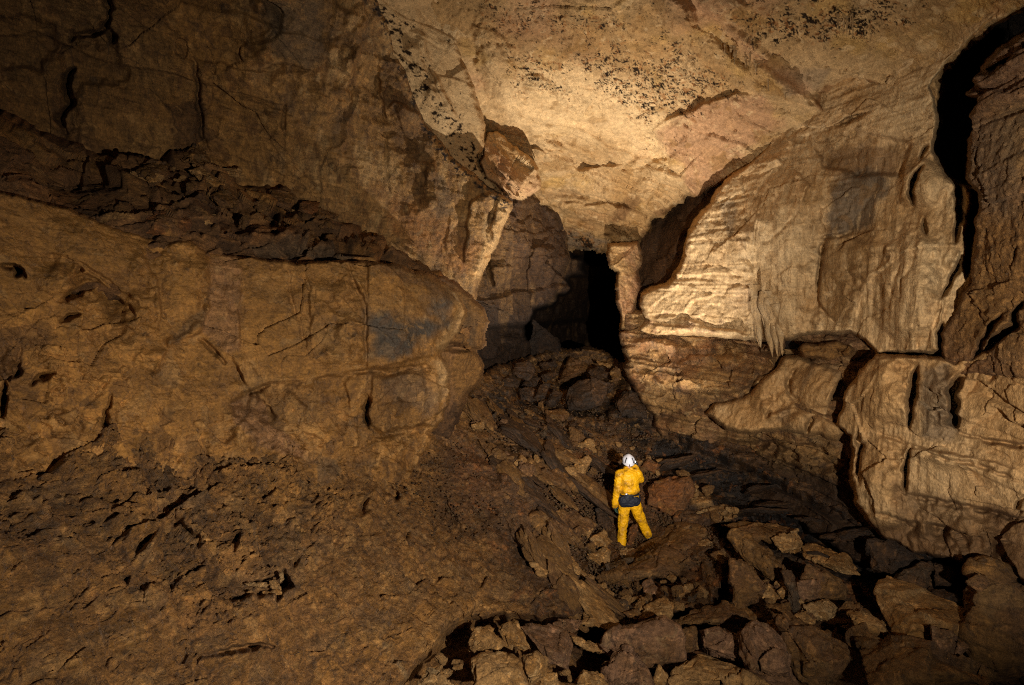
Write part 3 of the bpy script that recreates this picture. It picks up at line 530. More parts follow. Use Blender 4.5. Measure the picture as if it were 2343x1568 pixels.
bulge_feats = [step([(1000, 640), (1045, 670), (1062, 712), (1045, 770), (1005, 812)], -.15, 30, 4),
    step([(838, 846), (900, 848), (990, 830), (1010, 815)], -.25, 40, 3), crack([(750, 860), (840, 845), (905, 843), (960, 838), (1000, 822)], 2.2, .35, 3),
    step([(832, 630), (838, 700), (832, 760), (836, 846)], .26, 120, 3), step([(556, 590), (550, 700), (552, 800), (600, 880)], .14, 60, 6), step([(700, 610), (712, 700), (705, 800), (720, 850)], -.12, 70, 6), step([(660, 880), (700, 930), (690, 1000)], .14, 50, 6), step([(600, 880), (700, 866), (838, 850)], -.14, 50, 5), step([(785, 860), (800, 930), (790, 1000)], -.12, 40, 5), step([(320, 560), (360, 640), (380, 720), (340, 800)], .16, 70, 8), step([(60, 560), (200, 600), (340, 700)], -.12, 60, 8), crack([(790, 600), (800, 640), (830, 680), (836, 740)], 2, .25, 4),
    crack([(840, 900), (842, 940), (845, 980)], 4, .5, 3), crack([(850, 1000), (900, 985), (960, 975), (985, 950)], 3, .4, 4), step([(850, 1000), (900, 990), (960, 978), (990, 960)], -.2, 30, 4),
    region([(850, 862), (990, 850), (1005, 862), (1000, 940), (980, 970), (870, 992), (845, 960)], .14, 8, 3),
    crack([(455, 770), (490, 800), (515, 835)], 2.5, .3, 3), step([(480, 590), (482, 700), (462, 770)], .18, 40, 5), step([(480, 760), (400, 780), (370, 830), (350, 880)], .2, 50, 5),
    crack([(660, 600), (668, 680), (690, 740), (700, 800)], 1.4, .2, 6), crack([(725, 640), (712, 730), (705, 800)], 1.2, .15, 6),
    crack([(135, 690), (170, 665), (200, 655), (230, 648)], 5, .5, 3), crack([(135, 735), (160, 718), (190, 712)], 3, .35, 3), crack([(0, 610), (30, 612), (50, 625), (30, 635)], 5, .5, 4), crack([(172, 628), (180, 615), (195, 620)], 3, .3, 2),
    step([(120, 650), (200, 620), (290, 680), (330, 740)], -.16, 60, 6), step([(200, 760), (290, 740), (330, 760)], -.12, 40, 5), step([(50, 780), (60, 850), (0, 880)], -.3, 50, 6),
    crack([(73, 880), (90, 862), (130, 850)], 3, .3, 4), crack([(550, 905), (590, 890), (625, 875)], 2.5, .35, 2), step([(500, 930), (560, 900), (640, 870)], -.15, 40, 4), crack([(255, 900), (250, 950), (252, 1010)], 2.5, .35, 5), crack([(8, 870), (14, 900), (8, 960)], 4, .4, 3),
    step([(340, 545), (345, 560), (440, 550), (475, 580)], .12, 30, 4), blob(640, 720, 130, 140, 0, .08), region([(838, 600), (900, 605), (1000, 645), (1052, 700), (1035, 760), (1000, 812), (838, 845)], .12, 8, 4), blob(420, 640, 70, 90, 0, .2), blob(250, 560, 160, 80, 20, .15),
    blob(150, 640, 80, 40, 0, .15), step([(510, 920), (560, 960), (640, 1020), (720, 1070)], .2, 50, 5), step([(520, 800), (560, 880), (640, 950), (760, 1020)], -.18, 40, 5)]
bulge = struct(layer('lower_left_wall', [(-250, 400), (0, 436), (150, 468), (250, 510), (330, 537), (350, 543), (440, 545), (470, 574), (530, 580), (600, 590), (700, 602), (790, 594), (900, 603), (990, 630), (1046, 668), (1068, 712), (1052, 762), (1008, 814), (1022, 832), (1034, 850), (1028, 905), (1010, 960), (975, 990), (990, 1010), (950, 1080), (900, 1160), (840, 1230), (600, 1200), (300, 1170), (-250, 1150)],
    [(0, 440, 4.4), (330, 540, 5.5), (600, 595, 6.3), (900, 610, 7.3), (1040, 690, 8.1), (1060, 730, 8.3), (0, 784, 4.0), (250, 784, 4.6), (480, 784, 5.5), (700, 784, 6.2), (900, 784, 6.9), (1000, 820, 7.7), (850, 900, 6.7), (1010, 930, 7.9), (950, 1000, 7.6), (700, 980, 6.0), (450, 950, 5.1), (250, 950, 4.5), (0, 950, 3.85), (0, 1100, 3.75), (400, 1100, 4.9), (700, 1100, 5.9), (900, 1100, 7.0), (-200, 700, 3.6), (250, 600, 5.0)],
    M_BENCH, det_bulge, col_bulge, bulge_feats, roll=(7, 1.2), jit=5, jscale=30))
struct(layer('rounded_wall_nose', [(900, 600), (1040, 640), (1080, 680), (1108, 712), (1118, 745), (1110, 790), (1090, 802), (1104, 830), (1104, 862), (1094, 885), (1070, 900), (1040, 990), (1000, 1060), (880, 1060), (880, 700)],
    [(1050, 650, 9.2), (1110, 740, 9.4), (1090, 860, 9.5), (1030, 860, 8.9), (1020, 980, 9.0), (960, 700, 9), (950, 1000, 8.8), (1050, 760, 8.9)], M_WALL, det_bulge,
    lambda P, u, v, D: mixc(mixc(tint(P, OCHRE * .8, PINK * .6, 1, 121), GREY * .6, pm(u, v, [(1060, 680), (1100, 740), (1080, 790), (1050, 780)], 20) * .6), BROWN * .6, sm(v, 880, 960)),
    [step([(1000, 815), (1050, 795), (1110, 802)], -.35, 30, 4), crack([(1010, 800), (1050, 792), (1100, 800)], 4, .5, 4), crack([(1095, 690), (1108, 712)], 1.5, .2, 2)], roll=(9, 1.2), jit=5, jscale=30))

# ================================================================== RIGHT SIDE
RB = (-.02, -.13, 1.0)
def det_r(P, u, v):
    w = fbm(P * .8, 3, 201)[:, None]
    flow = np.clip(pm(u, v, [(1700, 420), (1900, 380), (1900, 560), (1930, 760), (1740, 780), (1720, 600)], 40, 16) + pm(u, v, [(1990, 300), (2200, 380), (2230, 640), (2160, 800), (1960, 800), (1950, 600)], 40, 16), 0, 1)
    st, _ = strata(P, RB, .24, 202, .22); st2, _ = strata(P, RB, .06, 203, .25)
    n, _, _ = facet(P * np.array([.9, .9, 1.3], f32) + w * .5, 204, 1.0); n2, _, _ = facet(P * np.array([2.6, 2.6, 4.2], f32) + w, 205, 1.0)
    vert = fbm(P * np.array([3.4, 3.4, .45], f32) + w * .3, 4, 206); vr = fbm(P * np.array([6, 6, .9], f32), 3, 207, ridged=True)
    bed = 1 - flow
    return fbm(P * .9, 4, 208) * .12 + bed * (st * .035 + st2 * .022 + n * .06 + n2 * .03) + flow * (vert * .12 + vr * .022 + n * .03) + fbm(P * 8, 4, 209, .6) * (.032 - .02 * flow)
def col_r(P, u, v, D):
    C = tint(P, PALE * .92, CREAM * .88, .6, 211); C = mixc(C, OCHRE * 1.3, sm(fbm(P * .7, 4, 212), .1, .4) * .6)
    C = mixc(C, PINK * .9, sm(fbm(P * .6 + 9, 3, 213), .12, .4) * pm(u, v, [(1480, 480), (1700, 440), (1720, 700), (1480, 780)], 40) * .8)
    C = mixc(C, CREAM * .85, pm(u, v, [(1500, 600), (1680, 620), (1720, 680), (1700, 760), (1500, 740)], 60, 30) * .6)  # hot spot of the caver's flash, painted in as a paler patch
    C = mixc(C, PURP * 1.3, sm(fbm(P * np.array([1.5, 1.5, 5], f32), 3, 214), .15, .4) * pm(u, v, [(1440, 690), (1720, 720), (1760, 790), (1440, 800)], 20) * .6)
    C = mixc(C, BROWN * 1.1, pm(u, v, [(1870, 360), (1980, 330), (2080, 350), (2040, 420), (1920, 400)], 30, 22) * .7)
    C = mixc(C, GREY * .62, pm(u, v, [(1900, 420), (1960, 390), (2050, 400), (2010, 480), (1980, 530), (1890, 545), (1895, 470)], 24, 16) * .85)
    C = mixc(C, OCHRE * .8, pm(u, v, [(1878, 550), (2010, 520), (1990, 640), (1950, 700), (1935, 750), (1870, 700)], 14, 8) * .75)
    C = mixc(C, GREY * .7, pm(u, v, [(1650, 470), (1680, 460), (1675, 560), (1655, 540)], 10) * .6)
    C = mixc(C, PALE * .9, sm(fbm(P * np.array([5, 5, .8], f32), 3, 215), .15, .35) * pm(u, v, [(1980, 540), (2200, 500), (2190, 800), (1980, 800)], 30) * .5)
    st, a = strata(P, RB, .05, 216, .3); C = C * (1 + .45 * (a - .5) * (1 - sm(u, 1690, 1760)))[:, None]
    C = mixc(C, OCHRE * .8, fleck(P, 3.0, 217, .2, .06) * .5); C = mixc(C, CREAM * .9, fleck(P * np.array([1, 1, .4], f32), 6, 218, .24, .05) * .45); C = mixc(C, BROWN, fleck(P, 8, 219, .33) * .5)
    return C
struct(layer('right_cave_wall', [(1760, 300), (1742, 335), (1700, 375), (1650, 410), (1628, 440), (1614, 468), (1588, 500), (1572, 525), (1566, 560), (1545, 611), (1524, 650), (1482, 655), (1462, 668), (1456, 690), (1470, 730), (1440, 762), (1480, 775), (1600, 772), (1700, 782), (1780, 790), (1850, 772), (1935, 768), (1975, 785), (1998, 815), (2150, 815), (2170, 830), (2300, 830), (2300, 420), (2205, 420), (2170, 395), (2140, 345), (2158, 262), (2138, 200), (2180, 135), (2230, 90), (2330, 0), (2100, 60), (1950, 130), (1850, 220)],
    [(1740, 330, 11.0), (1600, 480, 12.4), (1500, 650, 13.4), (1460, 750, 13.6), (1600, 700, 12.0), (1750, 500, 10.3), (1750, 700, 10.4), (1900, 400, 9.4), (1900, 600, 9.1), (1930, 740, 8.8), (2050, 500, 8.1), (2050, 700, 7.8), (2150, 400, 7.6), (2190, 600, 7.0), (2190, 750, 6.8), (1850, 260, 9.95), (2000, 200, 8.8), (2130, 150, 8.0), (2250, 80, 7.0), (2300, 700, 6.6)],
    M_FLOW, det_r, col_r,
    [step([(2010, 520), (1882, 548), (1880, 600), (1872, 690), (1880, 715), (1940, 745)], -.22, 60, 4), crack([(2000, 524), (1940, 535), (1885, 548), (1880, 620), (1872, 690), (1882, 712), (1910, 738), (1938, 745)], 2.6, .4, 3), step([(2050, 545), (2040, 600), (1990, 640), (1962, 690), (1960, 720)], .30, 70, 5),
     step([(1955, 700), (1950, 770)], .2, 40, 4), crack([(2180, 560), (2200, 470), (2190, 425), (2160, 380)], 5, .8, 4), crack([(2205, 410), (2235, 450), (2225, 540), (2208, 640)], 6, .9, 4), crack([(2195, 425), (2196, 455), (2193, 490)], 6, .9, 2),
     crack([(2115, 375), (2100, 400), (2085, 440), (2088, 470)], 4.5, .7, 3), crack([(2125, 330), (2110, 350), (2105, 362)], 4, .6, 3), crack([(2150, 680), (2180, 620), (2200, 580)], 4, .6, 4), crack([(2160, 740), (2155, 780), (2170, 830)], 4, .6, 4), crack([(2118, 500), (2120, 540)], 3, .5, 2),
     step([(2200, 560), (2180, 640), (2160, 690), (2155, 780)], .2, 40, 4), step([(1720, 440), (1740, 500), (1730, 560), (1730, 640), (1760, 760)], .22, 90, 5), blob(1800, 600, 80, 200, 5, .25), blob(1790, 720, 60, 60, 0, .2), blob(2080, 660, 75, 150, 5, .4), blob(2110, 420, 60, 60, 0, .3),
     crack([(1750, 560), (1780, 530), (1810, 500), (1830, 480)], 1.6, .2, 4), crack([(1500, 640), (1600, 635), (1660, 640)], 1.2, .2, 4), crack([(1480, 720), (1560, 718), (1630, 745), (1700, 750)], 2.2, .3, 4), step([(1470, 740), (1560, 745), (1650, 752), (1740, 770)], .25, 30, 5),
     crack([(1905, 290), (1940, 275), (1990, 255)], 3.5, .4, 3), crack([(1880, 300), (1905, 290)], 2, .3, 3), region([(1870, 330), (1960, 300), (2080, 330), (2060, 400), (1960, 400), (1880, 380)], -.18, 10, 10), crack([(2065, 560), (2040, 680), (2080, 700)], 1.6, .2, 6), crack([(2100, 500), (2090, 600), (2060, 650), (2055, 700)], 1.6, .2, 6),
     crack([(2000, 440), (1960, 500), (1900, 530)], 1.5, .15, 8), step([(1740, 340), (1790, 360), (1850, 420), (1830, 480)], .2, 60, 8)], roll=(15, 3.2), jit=6))

def det_rl(P, u, v):
    w = fbm(P * .8, 3, 221)[:, None]
    st, _ = strata(P, RB, .28, 222, .2); st2, _ = strata(P, RB, .09, 223, .2); n, _, _ = facet(P * np.array([1.0, 1.0, 1.4], f32) + w * .5, 224, 1.1); n2, _, _ = facet(P * 3 + w, 225, 1.0)
    return st * .36 + st2 * .09 + n * .16 + n2 * .06 + fbm(P * 1.3, 4, 226) * .10 + fbm(P * 9, 4, 227, .6) * .03
def col_rl(P, u, v, D):
    C = tint(P, TAN * .62, PINK * .6, .9, 231); C = mixc(C, BROWN, sm(fbm(P * np.array([1, 1, 2.5], f32), 4, 232), .0, .3) * .85); C = mixc(C, RUST * .7, sm(fbm(P * 1.4, 3, 233), .2, .4) * .5)
    C = mixc(C, PALE * .62, sm(fbm(P * 2.5, 4, 234), .24, .4) * .6)
    st, a = strata(P, RB, .07, 235, .25); C = C * (1 + .5 * (a - .5))[:, None]; C = mixc(C, CREAM * .7, fleck(P, 6, 236, .26) * .5); C = mixc(C, DARK, fleck(P, 5, 237, .26) * .5)
    C = mixc(C, BROWN * .30, sm(v - (u - 1480) * .20, 965, 1030) * .95); return C  # wall base: black-brown rock, darkened further to paint the gully's shadow
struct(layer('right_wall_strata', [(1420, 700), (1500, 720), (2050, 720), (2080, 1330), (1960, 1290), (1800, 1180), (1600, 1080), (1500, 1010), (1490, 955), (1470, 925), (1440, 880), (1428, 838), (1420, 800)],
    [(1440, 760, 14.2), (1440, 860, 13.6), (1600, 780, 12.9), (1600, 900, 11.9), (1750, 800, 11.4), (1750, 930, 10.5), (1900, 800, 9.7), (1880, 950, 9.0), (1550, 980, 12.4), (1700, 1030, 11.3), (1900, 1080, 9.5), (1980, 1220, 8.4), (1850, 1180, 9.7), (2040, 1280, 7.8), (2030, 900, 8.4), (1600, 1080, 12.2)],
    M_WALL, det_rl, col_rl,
    [region([(1800, 780), (1850, 790), (1900, 800), (1860, 830), (1800, 850), (1760, 870), (1790, 820)], -.5, 10, 6), step([(1500, 770), (1600, 775), (1770, 800), (1830, 790)], -.55, 40, 5), region([(1545, 830), (1580, 815), (1770, 815), (1780, 870), (1720, 890), (1700, 900), (1560, 895)], .35, 8, 5), crack([(1690, 900), (1722, 882), (1740, 850)], 3, .5, 4),
     step([(1440, 850), (1500, 860), (1545, 900)], .3, 50, 6), region([(1430, 790), (1500, 775), (1550, 790), (1540, 850), (1440, 840)], .35, 10, 6), step([(1490, 960), (1560, 935), (1640, 940), (1700, 960)], -.3, 40, 6),
     step([(1600, 990), (1720, 1010), (1850, 1010), (1940, 1030)], -.6, 60, 5), region([(1770, 1000), (1860, 1020), (1900, 1060), (1840, 1070), (1780, 1050)], .3, 6, 4), step([(1640, 1060), (1760, 1100), (1900, 1150)], -.3, 40, 6), crack([(1700, 1000), (1830, 1070), (1930, 1120)], 3, .4, 6)], roll=(14, 1.0), jit=8))
# flowstone tongue and blocks standing on the shelf
def det_f(P, u, v):
    vert = fbm(P * np.array([3.4, 3.4, .6], f32), 4, 241); vr = fbm(P * np.array([7, 7, 1.4], f32), 3, 242, ridged=True); n, _, _ = facet(P * 1.1, 243); return vert * .08 + vr * .03 + n * .04 + fbm(P * 1.2, 3, 244) * .10 + fbm(P * 9, 3, 245) * .025
def col_f(P, u, v, D):
    C = tint(P, TAN * 1.0, PALE * .8, .9, 246); C = mixc(C, OCHRE * .95, sm(fbm(P * .9, 3, 247), .1, .4) * .6); return mixc(C, GREY * .8, sm(fbm(P * np.array([2, 2, .5], f32), 3, 248), .2, .4) * .45)
flow = layer('flowstone_tongue', cr('F', [(770, 830), (850, 820), (1000, 865), (1190, 845), (1215, 855), (1150, 960), (1080, 1120), (1060, 1215), (1110, 1240), (1190, 1310), (1150, 1340), (1120, 1390), (1050, 1370), (1000, 1330), (930, 1340), (760, 1310), (640, 1310), (560, 1325), (480, 1310), (400, 1290), (330, 1240), (280, 1190), (330, 1130), (450, 1110), (560, 1060), (640, 980), (700, 930), (740, 900)]),
    [(1790, 820, 10.2), (1930, 820, 9.1), (1900, 900, 9.0), (1900, 960, 8.8), (1930, 1000, 8.7), (1780, 900, 10.0), (1780, 980, 9.6), (1700, 960, 10.3), (1640, 950, 10.9), (1700, 990, 10.1), (1850, 1000, 9.2)], M_FLOW, det_f, col_f,
    [step(cr('F', [(850, 930), (800, 1000), (810, 1080), (870, 1180)]), .25, 80, 3), crack([(1825, 840), (1808, 870), (1802, 905)], 3, .4, 3), step(cr('F', [(700, 930), (720, 1050), (710, 1130), (640, 1230)]), .15, 50, 4), crack([(1750, 955), (1760, 945), (1780, 940)], 3, .4, 2),
     step(cr('F', [(650, 1230), (700, 1180), (840, 1160), (1060, 1210)]), .28, 50, 3), crack(cr('F', [(980, 1215), (950, 1260), (920, 1330)]), 3.5, .5, 2), blob(1870, 885, 60, 50, 0, .25, sharp=1.5), blob(1830, 970, 50, 26, 10, .25), blob(1900, 980, 40, 26, 10, .2)], roll=(13, .7), jit=4)
flow['label'] = 'pale flowstone tongue draped over the mid-height shelf of the right wall'; flow['category'] = 'flowstone'
slab = layer('wedged_slab', cr('F', [(860, 790), (900, 770), (1040, 770), (1120, 750), (1190, 770), (1230, 800), (1200, 840), (1130, 840), (1000, 860), (900, 850)]), [(1830, 800, 9.6), (1950, 800, 8.9), (1900, 820, 9.1), (1870, 790, 9.5)], M_WALL, det_rl, lambda P, u, v, D: tint(P, OCHRE * .8, TAN * .7, 2), [crack([(1900, 800), (1940, 805)], 2, .3, 3)], roll=(8, .5), jit=3)
slab['label'] = 'thin flaky slab wedged in the dark slot above the flowstone tongue'; slab['category'] = 'rock'

def det_rc(P, u, v):
    w = fbm(P * .9, 3, 251)[:, None]; fl = 1 - sm(u, 2090, 2200)
    vert = fbm(P * np.array([3.6, 3.6, .5], f32) + w * .3, 4, 252); vr = fbm(P * np.array([7, 7, 1.2], f32), 3, 253, ridged=True)
    n, _, _ = facet(P * np.array([.9, .9, 1.2], f32) + w * .5, 254); n2, _, _ = facet(P * 3 + w, 255); st, _ = strata(P, (-.1, -.2, 1), .3, 256, .2)
    return facet(P * np.array([.8, .8, .9], f32) + w * .2, 259, 1.3)[0] * .12 + fbm(P * .9, 4, 257) * .08 + fl * (vert * .08 + vr * .03) + (1 - fl) * (n * .10 + st * .12 + n2 * .03) + n * .04 + fbm(P * 8, 4, 258, .6) * .03
def col_rc(P, u, v, D):
    C = tint(P, TAN * 1.0, PALE * .85, .8, 261); C = mixc(C, GREY * .7, pm(u, v, [(2110, 850), (2180, 840), (2190, 960), (2170, 1010), (2120, 1000)], 20, 14) * .7)
    C = mixc(C, TAN * 1.05, pm(u, v, [(1990, 830), (2090, 830), (2060, 960), (1960, 990), (1920, 960)], 30, 14) * .7); C = mixc(C, BROWN * 1.1, sm(fbm(P * .9, 4, 262), .0, .3) * sm(u, 2140, 2220) * .7)
    C = mixc(C, BROWN * .9, sm(v - (u - 2020) * .12, 1180, 1215) * .85); C = mixc(C, BROWN * .9, pm(u, v, [(2050, 1110), (2140, 1130), (2340, 1180), (2340, 1250), (2040, 1200)], 20, 14) * .6); return C
struct(layer('right_lower_wall', [(1985, 822), (2010, 808), (2090, 812), (2150, 815), (2190, 826), (2250, 800), (2600, 760), (2600, 1500), (2342, 1330), (2200, 1290), (2090, 1270), (2020, 1240), (1978, 1195), (1950, 1150), (1936, 1080), (1942, 1000), (1905, 975), (1915, 950), (1945, 885)],
    [(1985, 822, 7.8), (1940, 900, 8.1), (1950, 1000, 7.9), (1960, 1150, 7.7), (2100, 850, 7.0), (2100, 1000, 6.9), (2100, 1200, 6.8), (2200, 800, 6.5), (2342, 800, 5.6), (2342, 1000, 5.5), (2342, 1280, 5.5), (2200, 1250, 6.3), (2500, 1000, 5.0), (2020, 1240, 7.4), (2030, 950, 7.3)],
    M_FLOW, det_rc, col_rc,
    [crack([(2108, 838), (2098, 900), (2088, 960), (2082, 985)], 6, .8, 3), step([(2115, 835), (2100, 900), (2085, 985)], .22, 60, 3), crack([(2205, 850), (2190, 900), (2183, 960), (2182, 985)], 6, .8, 3), step([(2210, 850), (2192, 900), (2185, 980)], .2, 60, 3), crack([(2175, 985), (2240, 1005), (2342, 1020), (2450, 1040)], 2.6, .4, 4),
     crack([(1995, 985), (2060, 1010), (2140, 1040), (2250, 1070), (2342, 1110)], 2, .25, 5), step([(1990, 990), (2100, 1020), (2240, 1050), (2342, 1080)], .22, 30, 4), crack([(2088, 1022), (2078, 1080), (2076, 1130)], 4.5, .6, 3), step([(2092, 1022), (2080, 1080), (2078, 1130)], .16, 60, 3), crack([(1968, 985), (1962, 1040), (1962, 1110)], 3.5, .5, 3),
     crack([(2052, 1112), (2075, 1128), (2150, 1145), (2342, 1195)], 3, .4, 4), step([(2040, 1185), (2140, 1200), (2342, 1245)], -.3, 60, 4), step([(2060, 1130), (2150, 1150), (2342, 1190)], -.22, 50, 4), crack([(2300, 1200), (2320, 1150), (2342, 1130)], 2.5, .3, 4), step([(1985, 822), (2100, 818), (2200, 830)], .2, 40, 3), blob(2020, 900, 70, 80, 20, .25), blob(2000, 1100, 60, 90, 0, .25), blob(2030, 1180, 50, 40, 0, .15),
     crack([(1985, 1170), (2060, 1190), (2100, 1210)], 2, .3, 5), crack([(2240, 830), (2260, 870), (2280, 850), (2342, 870)], 2, .25, 5)], roll=(10, 2.0), jit=6, jscale=35))
def col_fr(P, u, v, D):
    C = tint(P, BROWN * 1.25, TAN * .62, .7, 271); C = mixc(C, PURP * 1.0, pm(u, v, [(2190, 60), (2342, 40), (2450, 60), (2450, 240), (2240, 230)], 50, 20) * .7); C = mixc(C, OCHRE * .85, pm(u, v, [(2200, 500), (2500, 420), (2500, 800), (2190, 780)], 50, 20) * .8)
    return mixc(C, GREY * .8, pm(u, v, [(2230, 260), (2342, 260), (2342, 520), (2215, 480)], 50, 24) * .55)
def det_fr(P, u, v):
    w = fbm(P * .8, 3, 281)[:, None]; st, _ = strata(P, (.35, -.1, .9), .25, 282, .4); st2, _ = strata(P, (.35, -.1, .9), .08, 283, .4); up = 1 - sm(v, 230, 300)
    n, _, _ = facet(P * np.array([1, 1, 1.3], f32) + w * .5, 284); n2, _, _ = facet(P * 3.2 + w, 285); vert = fbm(P * np.array([3, 3, .5], f32), 4, 286)
    return st * (.06 + .22 * up) + st2 * (.02 + .06 * up) + n * .11 + n2 * .035 + vert * .05 * (1 - up) + fbm(P * 1, 4, 287) * .12 + fbm(P * 9, 4, 288, .6) * .03
struct(layer('far_right_wall', [(2600, -200), (2480, -20), (2345, 62), (2290, 100), (2262, 122), (2230, 160), (2228, 185), (2250, 200), (2210, 205), (2222, 225), (2245, 232), (2225, 260), (2214, 330), (2206, 405), (2240, 450), (2232, 530), (2216, 645), (2190, 690), (2150, 765), (2150, 860), (2600, 900)],
    [(2342, 60, 5.5), (2240, 200, 6.2), (2215, 400, 6.4), (2342, 300, 5.5), (2230, 600, 6.4), (2342, 600, 5.5), (2342, 800, 5.5), (2150, 800, 6.9), (2500, 200, 4.8), (2500, 700, 4.9)],
    M_WALL, det_fr, col_fr,
    [crack([(2205, 175), (2270, 155), (2342, 120)], 4, .6, 3), crack([(2235, 290), (2342, 250), (2450, 230)], 2, .3, 4), crack([(2342, 690), (2318, 720), (2325, 745), (2300, 770), (2260, 800), (2220, 830)], 6, .8, 5), crack([(2290, 720), (2260, 770), (2225, 820)], 4, .6, 5), crack([(2335, 560), (2320, 600)], 2.5, .3, 3), blob(2215, 195, 40, 12, -12, .3),
     step([(2342, 690), (2300, 760), (2240, 820)], .2, 50, 4)], roll=(14, 3.0), jit=6))
# deep gap behind the chasm on the right and behind the base of the wall
struct(layer('right_fissure', [(1400, 420), (1560, 380), (1700, 330), (1900, 300), (2000, 100), (2050, -60), (2450, -200), (2600, 200), (2600, 1500), (1750, 1350), (1500, 1000), (1430, 780), (1440, 600)],
    [(1500, 450, 16.5), (1480, 600, 16), (1600, 500, 14), (1450, 720, 16.5), (2300, 50, 11.0), (2180, 200, 13.5), (2190, 380, 13), (2220, 500, 11), (2100, 600, 9.6), (2000, 900, 9.8), (2000, 1250, 9.2), (1700, 900, 13), (1600, 1000, 14), (2400, 1000, 7.6), (2150, 20, 12.5), (1900, 1250, 10.3), (1850, 210, 10.9), (1850, 450, 10.5), (1850, 700, 10.3), (1850, 60, 9.4), (1980, 120, 9.9), (1780, 350, 11.6)],  # middle points pulled forward, unseen behind the wall, to block the caver's flash
    M_DARK, lambda P, u, v: fbm(P * 1, 4, 291) * .2 + facet(P * 1.2, 292)[0] * .15, lambda P, u, v, D: mixc(tint(P, DARK * .5, DARK * .8, .8), BROWN * .6, (1 - sm(u, 1620, 1760)) * (1 - sm(v, 640, 720))), roll=(10, .5), step=4))  # near-black colour paints the shade deep inside the gap

# ================================================================== FLOOR
def det_floor(P, u, v):
    w = fbm(P * .8, 3, 301)[:, None]
    rough = pm(u, v, [(-200, 930), (300, 900), (620, 940), (800, 1060), (760, 1250), (500, 1420), (380, 1340), (180, 1250), (-200, 1180)], 120, 50)
    rk = sm(u - .35 * (1568 - v), 1180, 1420)
    Q = P @ np.array([[.8, .5, .3], [-.5, .85, 0], [-.3, -.1, .95]], f32)
    n, _, _ = facet(Q * np.array([1.1, 1.1, 1.6], f32) + w * .4, 302, 1.1); n2, _, _ = facet(Q * np.array([2.4, 4.2, 3.4], f32) + w, 303, 1.2); n3, _, _ = facet(Q * np.array([7, 12, 10], f32) + w, 304, 1.2)
    st, _ = strata(P, (.45, -.30, .85), .12, 305, .6)
    rough = np.maximum(rough, .30 * (1 - rk))
    AUX['c'] = ((facet(Q * np.array([2.4, 4.2, 3.4], f32) + w, 303)[1] - .5) * .5 + (facet(Q * np.array([7, 12, 10], f32) + w, 304)[1] - .5) * .5) * np.clip(rough * 1.0 + rk * .8, 0, 1)
    sl, ln = slits(P, 340); sl2, _ = slits(P, 350, 2.2); sl3, l3 = slits(P, 360, .55)
    return -sl * .10 * np.clip(rough + rk * .3, 0, 1) - sl2 * .05 * rough - sl3 * .14 * rough + np.sign(l3 - .1) * .035 * rough + np.sign(ln - .1) * .02 * rough + fbm(P * 1.0, 4, 306) * .13 + rough * (n * .18 + n2 * .11 + n3 * .05) + (1 - rough) * (1 - rk) * (n * .035 + n2 * .022 + st * .035 + n3 * .006) + rk * (n * .12 + n2 * .07 + n3 * .02) + fbm(P * np.array([9, 9, 9], f32), 4, 307, .6) * (.014 + .02 * rough)
def col_floor(P, u, v, D):
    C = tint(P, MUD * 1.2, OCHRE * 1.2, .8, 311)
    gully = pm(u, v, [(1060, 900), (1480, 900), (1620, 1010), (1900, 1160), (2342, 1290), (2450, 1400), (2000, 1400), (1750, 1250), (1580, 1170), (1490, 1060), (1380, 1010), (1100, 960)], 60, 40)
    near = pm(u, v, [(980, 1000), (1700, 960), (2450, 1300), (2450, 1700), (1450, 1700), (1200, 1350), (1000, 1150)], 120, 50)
    C = mixc(C, BROWN * .55, near * .9); C = mixc(C, RUST * .6, sm(fbm(P * .8, 3, 312), .0, .35) * near * .55); C = mixc(C, DARK * .35, gully * .97); C = mixc(C, DARK * .5, (1 - sm(v, 900, 990)) * sm(u, 1080, 1130) * .8)  # gully and passage floor: dark rock, with shadow painted in on top
    C = mixc(C, BROWN * 1.3, sm(fbm(P * 1.5, 4, 313), .1, .4) * .5 * (1 - near)); C = mixc(C, GREY * .85, .5 * sm(fbm(P * 3.1, 4, 314), .2, .36) * pm(u, v, [(200, 900), (800, 1000), (760, 1250), (420, 1300)], 120, 40) * .6)
    C = mixc(C, TAN * .8, sm(fbm(P * 4.2, 4, 315), .3, .38) * .45 * (1 - gully)); C = mixc(C, PINK * .5, sm(fbm(P * 1.1, 3, 316), .2, .4) * pm(u, v, [(950, 1250), (1250, 1300), (1330, 1420), (1000, 1400)], 60) * .7)
    sl, ln = slits(P, 360, .55); sl2, l2 = slits(P, 340); bk = 1 - near; C = mixc(C, TAN * .95, sm(l2, .20, .26) * bk * .45); C = mixc(C, BROWN * 1.1, sm(-l2, .12, .18) * bk * .3); C = mixc(C, GREY * .9, sm(-ln, .15, .2) * bk * .3); C = mixc(C, OCHRE * 1.35, sm(ln, .18, .22) * bk * .4)
    C = mixc(C, PALE * .62, lm(u, v, cr('H', [(255, 1325), (300, 1340), (340, 1410), (405, 1520)]), 5, 4) * .9); C = mixc(C, PALE * .6, lm(u, v, cr('H', [(575, 1288), (635, 1290)]), 1.6, 2) * .8)
    C = mixc(C, TAN * .95, fleck(P, 5.5, 317, .20) * .5 * (1 - near * .7)); C = mixc(C, BROWN * 1.0, fleck(P, 3.0, 318, .2) * .4); C = mixc(C, DARK, fleck(P, 12, 319, .33) * .6); C = mixc(C, RUST * 1.1, fleck(P, 4, 320, .24) * near * .6)
    C = mixc(C, TAN * .8, pm(u, v, cr('I', [(200, 330), (320, 370), (330, 440), (500, 465), (430, 520), (280, 500), (190, 440)]), 10, 12) * .85)
    return C
